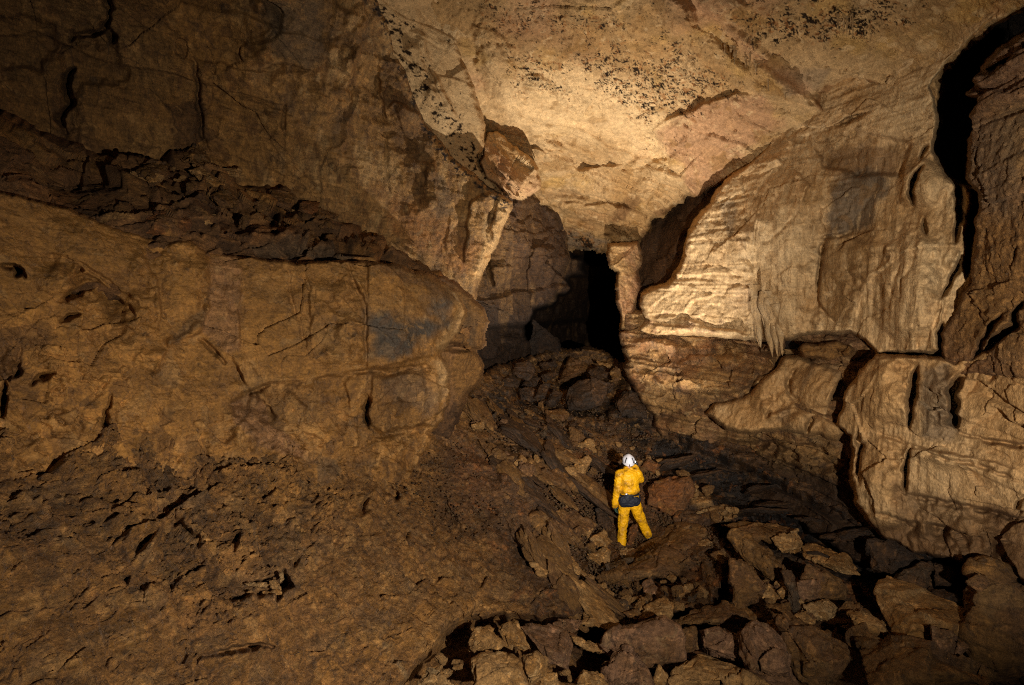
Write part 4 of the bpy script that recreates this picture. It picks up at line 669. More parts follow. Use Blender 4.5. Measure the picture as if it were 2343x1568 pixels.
floor_ctrl = [(0, 1000, 3.85), (0, 1250, 3.3), (0, 1568, 2.9), (300, 1568, 3.2), (600, 1568, 3.75), (300, 1250, 3.95), (300, 1050, 4.6), (600, 1250, 4.75), (600, 1050, 5.6), (800, 1400, 4.75), (800, 1150, 6.0), (1000, 1500, 4.85),
    (1000, 1250, 6.6), (1000, 1050, 8.2), (1200, 1400, 6.2), (1200, 1200, 8.0), (1200, 1000, 11), (1150, 900, 13), (1300, 860, 16.5), (1400, 900, 14.5), (1435, 1250, 9.8), (1485, 1232, 10.0), (1500, 1000, 12.4), (1500, 1400, 6.95), (1500, 1568, 5.6),
    (1700, 1150, 10.0), (1700, 1300, 7.9), (1900, 1250, 8.3), (1900, 1400, 6.7), (2000, 1568, 5.1), (2200, 1350, 6.5), (2340, 1320, 6.1), (2340, 1568, 4.7), (1600, 1050, 11.4), (700, 1650, 3.9), (1300, 1300, 7.6), (2500, 1450, 5.2)]
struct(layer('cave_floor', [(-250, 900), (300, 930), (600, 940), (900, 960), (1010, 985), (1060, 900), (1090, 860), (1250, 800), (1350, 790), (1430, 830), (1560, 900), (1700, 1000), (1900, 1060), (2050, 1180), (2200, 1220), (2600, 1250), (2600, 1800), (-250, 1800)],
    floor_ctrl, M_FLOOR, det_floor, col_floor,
    [region([(1030, 1440), (1130, 1400), (1270, 1420), (1400, 1420), (1440, 1440), (1560, 1400), (1620, 1400), (1680, 1300), (1640, 1200), (1800, 1190), (1960, 1240), (2110, 1290), (2200, 1270), (2600, 1300), (2600, 1800), (930, 1800), (930, 1560)], -.95, 26, 14),
     region([(1440, 920), (1500, 960), (1560, 1010), (1700, 1070), (1900, 1170), (2060, 1250), (2040, 1290), (1850, 1240), (1660, 1150), (1530, 1090), (1440, 1010)], -.7, 30, 10), region([(1390, 1320), (1600, 1300), (1640, 1400), (1500, 1410), (1400, 1380)], -.25, 20, 10), region([(1180, 840), (1240, 820), (1400, 810), (1430, 900), (1380, 950), (1240, 940), (1180, 910)], -.9, 30, 10), region([(1215, 1050), (1290, 1040), (1390, 1110), (1390, 1240), (1330, 1290), (1230, 1180)], -.22, 20, 12), region([(1320, 1065), (1380, 1060), (1405, 1090), (1330, 1100)], -.45, 10, 5),
     crack([(150, 935), (152, 960), (140, 985)], 4, .35, 4), crack([(390, 1180), (410, 1210), (440, 1235), (458, 1255)], 3.5, .3, 4), crack([(545, 1225), (530, 1250), (522, 1280)], 5, .35, 3), crack([(345, 1235), (320, 1260), (298, 1282)], 4, .3, 3),
     crack([(575, 1335), (610, 1333), (640, 1335), (680, 1335)], 5, .35, 3), crack([(650, 1300), (658, 1325), (645, 1350), (630, 1380)], 6, .4, 3), crack([(688, 1275), (670, 1300)], 4, .3, 2), crack([(510, 1370), (530, 1360), (600, 1358), (640, 1352)], 3, .3, 3),
     crack([(450, 1510), (470, 1490), (520, 1485), (575, 1478), (640, 1478)], 3.5, .3, 4), crack([(310, 1360), (330, 1330)], 3, .2, 3), crack([(290, 1345), (280, 1330), (300, 1320)], 3, .25, 3),
     step([(780, 1150), (790, 1200), (760, 1300), (770, 1400)], -.07, 70, 16), step([(900, 1060), (860, 1140), (870, 1200)], .15, 50, 7), step([(540, 1360), (640, 1352), (700, 1320)], .14, 60, 4), step([(380, 1440), (430, 1400), (440, 1500), (450, 1568)], -.05, 70, 12),
     step([(1050, 1040), (1150, 1070), (1200, 1110)], .3, 30, 5), step([(1060, 1120), (1130, 1160), (1200, 1250), (1300, 1290)], -.25, 60, 6), step([(1200, 1040), (1180, 1080), (1230, 1160)], .3, 40, 6), crack([(1190, 1060), (1200, 1100), (1180, 1060)], 8, .6, 6), crack([(1100, 1000), (1150, 1010), (1220, 1030)], 5, .4, 6),
     crack([(880, 1110), (905, 1130), (910, 1145)], 6, .45, 4), crack([(1010, 1120), (1040, 1180), (1060, 1210)], 3, .35, 6), step([(1160, 1290), (1290, 1320), (1400, 1420)], .12, 60, 6), step([(1050, 1120), (1200, 1300), (1330, 1400)], .10, 80, 6),
     crack([(1350, 1290), (1380, 1340), (1410, 1380)], 6, .5, 5), crack([(850, 1130), (838, 1150), (830, 1180)], 3, .3, 3), crack([(920, 990), (1000, 1000), (1060, 1040)], 3, .3, 6)], roll=(16, .7), jit=10))
YF = TPS(floor_ctrl)

# ================================================================== BOULDERS, SLABS AND STONES
def remesh(bm_or_me, voxel, smooth=0):
    me = bpy.data.meshes.new('tmp')
    if isinstance(bm_or_me, bmesh.types.BMesh): bm_or_me.to_mesh(me); bm_or_me.free()
    else: me = bm_or_me
    ob = bpy.data.objects.new('tmp', me); COL.objects.link(ob)
    m = ob.modifiers.new('r', 'REMESH'); m.mode = 'VOXEL'; m.voxel_size = voxel
    if smooth: s = ob.modifiers.new('s', 'SMOOTH'); s.iterations = smooth; s.factor = .5
    dg = bpy.context.evaluated_depsgraph_get(); ev = ob.evaluated_get(dg); e = ev.to_mesh()
    n = len(e.vertices); V = np.empty(n * 3, f32); e.vertices.foreach_get('co', V); N = np.empty(n * 3, f32); e.vertices.foreach_get('normal', N)
    F = []; 
    k = len(e.polygons); ls = np.empty(k, np.int32); lt = np.empty(k, np.int32); e.polygons.foreach_get('loop_start', ls); e.polygons.foreach_get('loop_total', lt)
    li = np.empty(len(e.loops), np.int32); e.loops.foreach_get('vertex_index', li)
    q = ls[lt == 4]; F = li[q[:, None] + np.arange(4)[None]]
    ev.to_mesh_clear(); bpy.data.objects.remove(ob); bpy.data.meshes.remove(me)
    return V.reshape(-1, 3), N.reshape(-1, 3), F
KIND = {'tan': (TAN * .78, OCHRE * .95, PALE * .7), 'brown': (OCHRE * .55, BROWN * .9, TAN * .5), 'purple': (PURP * .95, BROWN * .9, PINK * .55), 'pale': (PALE * .62, TAN * .7, CREAM * .6),
        'dark': (BROWN * .36, DARK * .6, BROWN * .65), 'grey': (GREY * .42, BROWN * .5, BROWN * .9), 'black': (BROWN * .2, DARK * .5, BROWN * .25), 'rust': (RUST * .7, BROWN * .9, OCHRE * .7)}
def rock_from_points(name, pts, kind, seed, label=None, group=None, cat='boulder', size=None, detail=1.0, vox=None, mat=None):
    """convex hull of world points, remeshed, chipped and weathered; origin at the base"""
    P = np.array([tuple(p) for p in pts], float); lo = P.min(0); hi = P.max(0); S_ = float(np.linalg.norm(hi - lo)); c = (lo + hi) / 2; base = Vector((c[0], c[1], lo[2]))
    bm = bmesh.new()
    for p in P: bm.verts.new(Vector(p) - base)
    r = bmesh.ops.convex_hull(bm, input=bm.verts); bmesh.ops.delete(bm, geom=[g for g in r['geom_interior'] if isinstance(g, bmesh.types.BMVert)], context='VERTS')
    V, N, F = remesh(bm, vox or max(.006, S_ / 90), 0)
    k = np.array([seed * 3.7, seed * 1.3, seed * 9.1], f32); Q = V + k
    a = 1 / max(S_, .12)
    n, _, _ = facet(Q * a * 2.8, seed, 1.0); n2, _, _ = facet(Q * a * 8, seed + 1, 1.0); n3 = fbm(Q * a * 14, 4, seed + 2, .6)
    ax = np.array([math.sin(seed), math.cos(seed * 1.7) * .5, .9], f32); ax /= np.linalg.norm(ax); st, _ = strata(Q, ax, S_ * .085, seed + 3, .35)
    D = S_ * detail * (n * .06 + n2 * .022 + n3 * .014 + st * .026 + fbm(Q * a * 2, 3, seed + 4) * .02)
    V2 = V + N * D[:, None]
    b0, b1, b2 = KIND[kind]
    C = tint(Q, b0, b1, 2.2 * a, seed, 1.0, -.2, .3); C = mixc(C, b2, sm(fbm(Q * a * 6, 4, seed + 5), .12, .35) * .7); C = mixc(C, CREAM * .5, sm(1 - np.abs(fbm(Q * a * 3.2, 3, seed + 6)) * 22, .2, 1) * .35 * (kind in ('purple', 'tan', 'pale')))
    C = C * (1 + .8 * fleck(Q, 10 * a, seed + 8, .24))[:, None]; C = mixc(C, DARK, fleck(Q, 16 * a, seed + 9, .28) * .5); C = C * np.array([1.10, .97, .76], f32)
    o = mesh_obj(name, V2, F, np.clip(C, .004, .9), mat or M_STONE); o.location = base
    if label: o['label'] = label
    o['category'] = cat; o['kind'] = 'thing'
    if group: o['group'] = group
    return o
RS = random.Random(5)
def traced(c, pts, kind, label, name='boulder', cat='boulder', lie=.35, th=.5, bulge=.22, ridge=None, Y=None, up=0.0, group=None, rel=0, detail=1.0, Yf=None, base=None, mat=None):
    """outline of one rock at its own distance: front ring, forward facets, and a body behind it.
    lie: 0 = upright face, 1 = lying along the ground; th, bulge in units of the rock's size"""
    P = cr(c, pts); us = [p[0] for p in P]; vs = [p[1] for p in P]; cu = sum(us) / len(us); cv = sum(vs) / len(vs); vb = max(vs); vt = min(vs)
    yf = (lambda a, b: float(YF(a, b))) if Yf is None else Yf
    Yb = Y or yf(cu, (base or min(vb - 2, 1600)))
    pxs = math.sqrt(abs(sum(us[i] * vs[i - 1] - us[i - 1] * vs[i] for i in range(len(P))) / 2)); size = pxs / FW * Yb
    rnd = random.Random(int(cu * 7 + cv)); seed = rnd.randrange(1, 900)
    out = []
    def dep(u, v): 
        g = yf(u, v) if Y is None else Y * (1 + .9 * (vb - v) / 1000)
        return Yb + lie * (g - Yb)
    y0 = [dep(u, v) - up for u, v in zip(us, vs)]
    for u, v, y in zip(us, vs, y0): out.append(W(u, v, y))
    for u, v, y in zip(us, vs, y0):                       # forward facets
        s = rnd.uniform(.35, .8); uu, vv = cu + (u - cu) * s, cv + (v - cv) * s; out.append(W(uu, vv, y + (1 - s) * 0 - bulge * size * rnd.uniform(.3, 1)))
    for u, v, y in zip(us, vs, y0):                       # body behind, a little lower
        s = rnd.uniform(.75, .93); uu, vv = cu + (u - cu) * s, cv + (v - cv) * s; q = W(uu, vv, y); d = th * size * rnd.uniform(.8, 1.2)
        f = (y + d) / y; out.append(Vector((q.x * (1 + (f - 1) * .9), y + d, CZ + (q.z - CZ) * (1 + (f - 1) * .9) - .0)))
    if ridge:
        for u, v, k in cr(c, ridge): out.append(W(u, v, dep(u, v) - up - k))
    return rock_from_points(name, out, kind, seed, label, group, cat, detail=detail, mat=mat)

B = 'boulder'; SL = 'rock_slab'
# --- foreground pile along the bottom edge (crop K)
traced('K', [(155, 845), (255, 722), (290, 722), (380, 770), (475, 845)], 'pale', 'small pale triangular rock at the bottom edge, leftmost of the foreground pile', lie=.3)
traced('K', [(585, 556), (605, 470), (645, 398), (735, 368), (775, 425), (865, 505), (812, 548)], 'tan', 'tan boulder at the back left of the foreground pile, black shadow on its left', lie=.5, ridge=[(740, 430, .10), (640, 430, .05)])
traced('K', [(880, 520), (822, 400), (850, 345), (905, 308), (985, 330), (1050, 480), (1086, 575), (1000, 560)], 'tan', 'narrow pale boulder with a pointed top between the tan boulder and the big flat slab', lie=.5, th=.4, ridge=[(905, 345, .12), (960, 440, .10)])
traced('K', [(985, 355), (1120, 343), (1230, 350), (1375, 410), (1427, 520), (1395, 732), (1210, 645), (1120, 520)], 'purple', 'large smooth flat-faced slab in the middle of the foreground pile', SL, 'slab', lie=.75, th=.3, bulge=.05, detail=.55)
traced('K', [(600, 632), (690, 588), (820, 568), (935, 590), (1015, 690), (1062, 850), (620, 850)], 'tan', 'big square block at the bottom edge with a level top and upright front', lie=.25, th=.7, bulge=.05, ridge=[(635, 680, .16), (990, 700, .16), (640, 840, .22), (1040, 845, .2)], detail=.7)
traced('K', [(1003, 612), (1070, 588), (1135, 562), (1212, 640), (1205, 740), (1160, 725), (1078, 850), (1055, 800)], 'tan', 'upright narrow block wedged against the right side of the square block', lie=.3, th=.5, ridge=[(1060, 640, .12)])
traced('K', [(1160, 728), (1290, 738), (1308, 850), (1165, 850)], 'tan', 'short stubby block at the bottom edge below the large flat-faced slab', lie=.2, bulge=.1)
traced('K', [(1400, 440), (1480, 450), (1650, 520), (1677, 562), (1580, 572), (1440, 500)], 'tan', 'thin pointed flake bridging the black gap left of the biggest boulder', SL, 'slab', lie=.5, th=.35, bulge=.1)
traced('K', [(1655, 545), (1662, 480), (1690, 430), (1822, 375), (1850, 405), (2000, 330), (2150, 315), (2250, 385), (2310, 440), (2345, 640), (2090, 640), (2060, 705), (1800, 640)], 'purple', 'biggest boulder of the foreground pile, purplish and upright with vertical cracks', lie=.3, th=.6, bulge=.12, ridge=[(1845, 410, .12), (2150, 360, .1), (1700, 560, .05)], detail=.9)
traced('K', [(1665, 790), (1690, 690), (1735, 590), (1830, 542), (1900, 560), (2040, 690), (2080, 850), (1680, 850)], 'purple', 'rough purple boulder with pale veins in front of the biggest boulder', lie=.3, th=.6, bulge=.2, detail=1.4)
traced('K', [(1405, 850), (1455, 760), (1500, 702), (1560, 730), (1650, 780), (1725, 850)], 'tan', 'layered tan boulder cut off by the bottom edge, left of the veined purple one', lie=.4, ridge=[(1500, 720, .05)])
traced('K', [(2040, 850), (2110, 670), (2190, 760), (2180, 800), (2150, 850)], 'tan', 'small spiky rock standing right of the veined purple boulder', 'stone', 'stone', lie=.2)
traced('K', [(690, 345), (770, 282), (870, 300), (870, 345)], 'dark', 'dark hidden block in the shadow above the narrow pale boulder', lie=.3, up=-.1) if False else None
traced('H', [(1495, 1180), (1520, 1100), (1640, 1115), (1705, 1132), (1600, 1195)], 'tan', 'low tan boulder at the foot of the mud bank, above the black hollow', lie=.7, th=.35)
traced('H', [(1320, 1180), (1420, 1150), (1510, 1165), (1480, 1220), (1440, 1240), (1380, 1215)], 'purple', 'flat reddish rock on the mud bank right above the large flat-faced slab', lie=.9, th=.25, bulge=.05)
# --- bottom right pile (crop I)
traced('I', [(95, 1300), (110, 1212), (212, 1208), (235, 1340), (170, 1370)], 'brown', 'brown block between the biggest boulder and the purple upright slabs', lie=.3)
traced('I', [(240, 1250), (360, 1198), (500, 1260), (545, 1440), (420, 1400), (265, 1340)], 'purple', 'dark purple boulder with a furrowed face right of the biggest boulder', lie=.3, detail=1.2)
traced('I', [(490, 1250), (540, 1180), (580, 1162), (690, 1205), (790, 1300), (862, 1585), (720, 1585), (560, 1450)], 'purple', 'tall purplish boulder with a ridged face beside the long dark slab', lie=.3, ridge=[(590, 1190, .15), (700, 1350, .2)], detail=1.1)
traced('I', [(50, 1480), (140, 1418), (240, 1368), (400, 1420), (620, 1500), (780, 1585), (40, 1585)], 'tan', 'broad brown slab at the bottom edge sloping to the right', SL, 'slab', lie=.6, th=.4, ridge=[(100, 1440, .1)])
traced('I', [(705, 1130), (780, 1115), (900, 1180), (1040, 1250), (1212, 1360), (1200, 1405), (1130, 1455), (1115, 1585), (870, 1560), (780, 1320)], 'brown', 'long thick slab on its edge running down to the bottom edge', SL, 'slab', lie=.45, th=.5, ridge=[(760, 1160, .14), (1020, 1290, .16), (1190, 1390, .15)], detail=1.1)
traced('I', [(1353, 900), (1422, 858), (1480, 925), (1640, 985), (1880, 1060), (1942, 1150), (1930, 1215), (1900, 1282), (1560, 1300), (1500, 1300), (1400, 1160), (1353, 1050)], 'tan', 'big diamond-shaped slab with a smooth lit top in the lower right corner', SL, 'slab', lie=.7, th=.25, bulge=.02, ridge=[(1365, 955, .1), (1535, 1195, .2), (1560, 1228, .2), (1930, 1212, .12)], detail=.55)
traced('I', [(1180, 1112), (1260, 1100), (1400, 1160), (1452, 1262), (1388, 1272), (1240, 1232)], 'tan', 'wedge of reddish rock lying in front of the big diamond-shaped slab', lie=.4, ridge=[(1200, 1130, .08), (1400, 1180, .1)])
traced('I', [(1118, 1095), (1170, 1050), (1250, 1060), (1335, 1122), (1290, 1130), (1190, 1112)], 'brown', 'small dark rock behind the reddish wedge, left of the diamond-shaped slab', 'stone', 'stone', lie=.4)
traced('I', [(1700, 1195), (1850, 1215), (1872, 1262), (1862, 1372), (1780, 1402), (1705, 1390)], 'purple', 'square reddish block standing in front of the diamond-shaped slab', lie=.1, bulge=.12, th=.6, detail=.8)
traced('I', [(1868, 1290), (1942, 1312), (1885, 1392), (1850, 1372)], 'purple', 'small reddish block leaning on the right of the square reddish block', 'stone', 'stone', lie=.2)
traced('I', [(1215, 1275), (1290, 1240), (1540, 1300), (1640, 1360), (1780, 1405), (2060, 1500), (2090, 1590), (1310, 1590), (1290, 1450)], 'brown', 'wide cracked slab under the square reddish block, cut by the bottom edge', SL, 'slab', lie=.8, th=.35, bulge=.04)
traced('I', [(1980, 822), (2032, 768), (2160, 830), (2330, 920), (2450, 1000), (2450, 1600), (2100, 1560), (1955, 1345), (1990, 1200), (1985, 1050)], 'brown', 'great tilted block of layered rock at the right edge of the photo', lie=.35, th=.6, bulge=.1, Yf=lambda a, b: 5.6, Y=5.3, detail=1.1)
traced('I', [(1928, 922), (2000, 858), (2110, 925), (2010, 985)], 'brown', 'square-cut flake jutting left from the great tilted block', 'stone', 'stone', lie=.3, Y=5.45)
traced('I', [(1700, 960), (1780, 955), (1870, 1000), (1945, 1085), (1850, 1070), (1680, 1010)], 'dark', 'dark slab peeping out behind the diamond-shaped slab', SL, 'slab', lie=.5)
traced('I', [(1505, 860), (1700, 790), (1712, 960), (1640, 1005), (1500, 915)], 'grey', 'grey angular block in the dark hollow behind the diamond-shaped slab', lie=.3)
traced('I', [(1715, 800), (1850, 830), (1905, 860), (1860, 940), (1720, 950)], 'dark', 'dark block at the wall foot between the grey block and the tilted block', lie=.2)
traced('I', [(1300, 650), (1440, 640), (1600, 720), (1700, 790), (1510, 860), (1320, 850)], 'dark', 'large dark boulder sunk in shadow at the foot of the right wall', lie=.3)
traced('I', [(1548, 1325), (1590, 1322), (1577, 1352)], 'pale', 'tiny yellow stone on the wide cracked slab', 'stone', 'stone', lie=.5)
traced('I', [(75, 1200), (130, 1110), (400, 1040), (640, 1108), (645, 1145), (440, 1145), (380, 1185)], 'brown', 'low dark slab behind the purple boulders, right of the rubble hollow', SL, 'slab', lie=.8, th=.35)
traced('I', [(380, 558), (560, 528), (820, 565), (872, 588), (700, 660), (560, 640)], 'brown', 'dark flat slab resting behind and above the slanted wedge slab', SL, 'slab', lie=.9, th=.25, bulge=.04)
traced('I', [(425, 590), (520, 640), (640, 700), (745, 770), (795, 825), (735, 912), (700, 922), (540, 810)], 'brown', 'slanted wedge slab pointing down to the right, above the pale stones', SL, 'slab', lie=.4, th=.5, ridge=[(640, 750, .22)])
traced('I', [(690, 640), (860, 585), (892, 650), (880, 720), (760, 735)], 'tan', 'lit tan boulder at the upper end of the slanted wedge slab', lie=.4)
traced('I', [(440, 780), (570, 822), (668, 925), (600, 1040), (480, 1092), (442, 1060)], 'brown', 'brown slab standing left of the small pale stones', SL, 'slab', lie=.3, bulge=.08)
traced('I', [(310, 742), (385, 710), (435, 770), (392, 862)], 'brown', 'small brown plate left of the standing brown slab', 'stone', 'stone', lie=.4)
traced('I', [(612, 950), (680, 928), (748, 1020), (700, 1048), (650, 1022)], 'tan', 'small tan brick-shaped stone tilted on the standing brown slab', 'stone', 'stone', lie=.3)
traced('I', [(728, 970), (790, 940), (812, 1020), (760, 1032)], 'tan', 'small rounded tan stone right of the brick-shaped one', 'stone', 'stone', lie=.3)
traced('I', [(765, 850), (820, 838), (850, 880), (852, 980), (872, 1080), (840, 1102), (805, 1010)], 'grey', 'finger-shaped grey stone standing left of the square dark block', 'stone', 'stone', lie=.2)
traced('I', [(850, 912), (1000, 905), (1012, 1020), (860, 1048)], 'purple', 'square dark block under the ribbed leaning slab', lie=.1, bulge=.1, detail=.8)
traced('I', [(885, 905), (910, 792), (940, 790), (1130, 900), (1152, 1012), (1010, 1035), (1000, 905)], 'brown', 'ribbed leaning slab right of the finger-shaped stone', SL, 'slab', lie=.3)
traced('I', [(880, 680), (960, 678), (1170, 750), (1262, 872), (1240, 882), (1130, 868), (900, 762)], 'tan', 'long flat slab with a level tan top beside the black gap under the wall', SL, 'slab', lie=.9, th=.22, bulge=.03, detail=.6)
traced('I', [(903, 1070), (950, 1038), (1062, 1034), (1112, 1080), (1080, 1122), (1010, 1162), (930, 1102)], 'pale', 'pale rounded boulder in the middle of the right-hand rubble', lie=.4)
traced('I', [(858, 1040), (882, 1018), (908, 1040), (892, 1102)], 'pale', 'little pale egg-shaped stone left of the pale rounded boulder', 'stone', 'stone', lie=.3)
traced('I', [(818, 1130), (940, 1098), (995, 1150), (950, 1185)], 'tan', 'flat tan stone in front of the pale rounded boulder', 'stone', 'stone', lie=.6)
traced('I', [(650, 1062), (780, 1048), (855, 1142), (712, 1112)], 'brown', 'brown block behind the top end of the long thick slab', lie=.5)
traced('I', [(640, 1180), (700, 1160), (760, 1280), (780, 1310), (690, 1210)], 'tan', 'narrow tan splinter between the ridged purple boulder and the long slab', 'stone', 'stone', lie=.4)
# --- around the caver (crop H)
traced('H', [(1628, 905), (1690, 855), (1900, 758), (2000, 700), (2085, 700), (2172, 740), (2182, 780), (2040, 900), (1850, 922), (1680, 922)], 'brown', 'long grooved slab lying just in front of the caver', SL, 'slab', lie=.45, th=.45, ridge=[(1700, 900, .15), (2000, 850, .2)], detail=1.0)
traced('H', [(1688, 718), (1830, 704), (1838, 745), (1700, 762)], 'pale', "flat pale block right in front of the caver's left boot", lie=.4, base=1262)
traced('H', [(1533, 737), (1650, 710), (1684, 716), (1652, 802), (1600, 807), (1540, 770)], 'tan', "tan block just left of the pale block at the caver's feet", lie=.5)
traced('H', [(1605, 880), (1640, 800), (1790, 790), (1830, 770), (1650, 880)], 'grey', 'thin grey slab squeezed along the upper edge of the long grooved slab', SL, 'slab', lie=.6)
traced('H', [(1490, 620), (1520, 573), (1572, 580), (1540, 638)], 'tan', "small angular stone left of the caver's ankle, behind the rounded one", 'stone', 'stone', lie=.4)
traced('H', [(1548, 640), (1640, 600), (1698, 665), (1640, 706), (1570, 697)], 'tan', "rounded tan boulder touching the shadow left of the caver's ankle", lie=.4)
traced('H', [(1188, 520), (1240, 488), (1500, 650), (1470, 692), (1330, 650), (1220, 582)], 'brown', 'left one of two long parallel slabs on the bank left of the caver', SL, 'slab', lie=.7, th=.3, bulge=.15)
traced('H', [(1330, 475), (1420, 458), (1540, 520), (1595, 562), (1485, 640), (1400, 590)], 'brown', 'right one of two long parallel slabs on the bank left of the caver', SL, 'slab', lie=.7, th=.3, bulge=.1)
traced('H', [(1588, 455), (1632, 438), (1690, 560), (1662, 582), (1600, 545)], 'dark', 'dark upright slab right beside the hanging glove of the caver', SL, 'slab', lie=.4)
traced('H', [(1140, 172), (1160, 133), (1212, 148), (1500, 260), (1625, 340), (1600, 402), (1500, 372), (1300, 300), (1180, 250)], 'brown', 'longest slab on the bank, sloping down to the right behind the two parallel slabs', SL, 'slab', lie=.85, th=.25, bulge=.08)
traced('H', [(1918, 330), (1950, 290), (2050, 250), (2180, 258), (2212, 330), (2192, 440), (2140, 522), (2090, 522), (1920, 430)], 'rust', 'big rounded rusty boulder right of the caver at waist height', lie=.35, th=.7, bulge=.25)
traced('H', [(1868, 200), (1920, 138), (2012, 190), (1960, 232)], 'rust', "triangular rust-coloured rock right of the caver's helmet", lie=.4)
traced('H', [(1438, 210), (1470, 150), (1540, 118), (1565, 150), (1532, 210), (1500, 248)], 'tan', "light-edged rock beside the black hollow left of the caver's helmet", lie=.3)
traced('H', [(1820, 730), (1850, 700), (1950, 640), (2060, 552), (2200, 530), (2292, 600), (2270, 650), (2185, 745), (2090, 700), (2000, 695), (1900, 752)], 'brown', "broad sloping slab under the caver's right boot", SL, 'slab', lie=.85, th=.3, bulge=.05, detail=.7, up=-.05)
traced('H', [(2228, 662), (2290, 650), (2335, 680), (2300, 702), (2240, 702)], 'pale', "small pale flat stone right of the broad slab under the caver's boot", 'stone', 'stone', lie=.6)
traced('H', [(1785, 690), (1812, 580), (1852, 540), (1842, 620), (1815, 692)], 'rust', "thin wedge of rock standing between the caver's feet", 'stone', 'stone', lie=.3)
traced('H', [(1155, 700), (1250, 690), (1380, 760), (1360, 790), (1160, 770)], 'tan', 'light layered block on the bank below the two parallel slabs', lie=.7, th=.3)
traced('H', [(1160, 790), (1300, 800), (1460, 840), (1500, 870), (1420, 880), (1230, 870)], 'tan', 'low layered ledge stone below the light layered block', SL, 'slab', lie=.9, th=.2)
traced('H', [(2080, 1010), (2100, 940), (2150, 935), (2185, 975), (2110, 1030)], 'tan', 'tan block at the right end of the rubble hollow', 'stone', 'stone', lie=.4)
traced('H', [(1885, 930), (1930, 905), (1975, 950), (1960, 1000), (1890, 985)], 'purple', 'reddish stone with a pale rim in the middle of the rubble hollow', 'stone', 'stone', lie=.4)
traced('H', [(1690, 1060), (1720, 1020), (1790, 1040), (1790, 1100), (1720, 1110)], 'grey', 'grey stone at the left rim of the rubble hollow', 'stone', 'stone', lie=.3)
traced('H', [(1850, 1170), (1900, 1060), (1990, 1030), (2080, 1050), (2070, 1130), (1960, 1150)], 'tan', 'tan boulder directly behind the biggest boulder', lie=.5)
traced('H', [(1760, 1110), (1850, 1090), (1880, 1120), (1840, 1180)], 'brown', 'small brown stone above the black gap beside the biggest boulder', 'stone', 'stone', lie=.4)
# --- boulder choke at the far passage (crop L)
traced('L', [(768, 1220), (790, 1130), (860, 1060), (960, 1038), (1062, 1080), (1075, 1150), (1040, 1250), (900, 1292), (780, 1282)], 'dark', 'large rounded boulder at the mouth of the dark passage', lie=.25, th=.7, bulge=.2, detail=.6)
traced('L', [(608, 1240), (680, 1108), (748, 1150), (680, 1252)], 'dark', 'tilted box-shaped block left of the large rounded boulder', lie=.3, detail=.7)
traced('L', [(538, 1200), (570, 1090), (640, 1083), (612, 1170), (560, 1232)], 'dark', 'narrow block left of the tilted box-shaped one', lie=.3)
traced('L', [(420, 1130), (480, 1108), (535, 1120), (512, 1222), (430, 1202)], 'dark', 'squat block at the left end of the row before the dark passage', lie=.3)
traced('L', [(690, 1080), (800, 900), (932, 940), (922, 980), (740, 1082)], 'brown', 'long leaning slab above the large rounded boulder', SL, 'slab', lie=.5, base=860)
traced('L', [(368, 1000), (400, 940), (490, 908), (530, 990), (490, 1062), (420, 1042)], 'dark', 'peaked boulder on top of the heap left in the far passage', lie=.3, base=880)
traced('L', [(435, 1100), (500, 1000), (575, 1040), (545, 1102)], 'dark', 'triangular boulder leaning below the peaked one in the far heap', lie=.3)
traced('L', [(498, 800), (505, 700), (522, 608), (600, 660), (700, 760), (722, 850), (622, 932), (522, 922)], 'black', 'tall triangular slab standing against the left wall of the far passage', SL, 'slab', lie=.1, th=.3, bulge=.08, Y=18.0, detail=.9, mat=M_DARK)
traced('L', [(988, 910), (1100, 940), (1092, 962), (1000, 935)], 'tan', 'thin lit slab lying on the heap at the right of the far passage', SL, 'slab', lie=.4, base=860)
traced('L', [(1088, 1000), (1130, 948), (1182, 980), (1172, 1050), (1120, 1062)], 'brown', 'rounded boulder right below the thin lit slab of the far passage', lie=.3)
traced('L', [(578, 1010), (680, 990), (702, 1010), (640, 1062), (590, 1062)], 'dark', 'dark boulder between the far triangular boulder and the long leaning slab', lie=.3, base=880)
traced('L', [(575, 930), (680, 910), (702, 950), (590, 985)], 'dark', 'dark cap stone at the foot of the tall triangular slab', lie=.3, base=850)
traced('L', [(288, 1060), (350, 1020), (422, 1060), (400, 1112), (300, 1102)], 'dark', 'leftmost low boulder of the heap in the far passage', lie=.3)
traced('L', [(930, 985), (1000, 950), (1090, 1000), (1060, 1040), (960, 1030)], 'dark', 'dark block resting behind the top of the large rounded boulder', lie=.3, base=875)
traced('L', [(1060, 1062), (1122, 1070), (1112, 1135), (1072, 1152)], 'dark', 'small dark block touching the right of the large rounded boulder', 'stone', 'stone', lie=.3)
traced('L', [(620, 1290), (720, 1258), (782, 1312), (740, 1362), (640, 1342)], 'brown', 'light brown boulder below the tilted box-shaped block', lie=.5)
traced('L', [(568, 1440), (620, 1400), (720, 1398), (745, 1450), (700, 1502), (600, 1502)], 'dark', 'grey oval boulder alone on the dark slope below the far heap', lie=.6)
traced('L', [(1140, 1240), (1200, 1140), (1290, 1150), (1350, 1260), (1360, 1330), (1180, 1320)], 'dark', 'dark boulder at the foot of the strata right of the passage mouth', lie=.4)
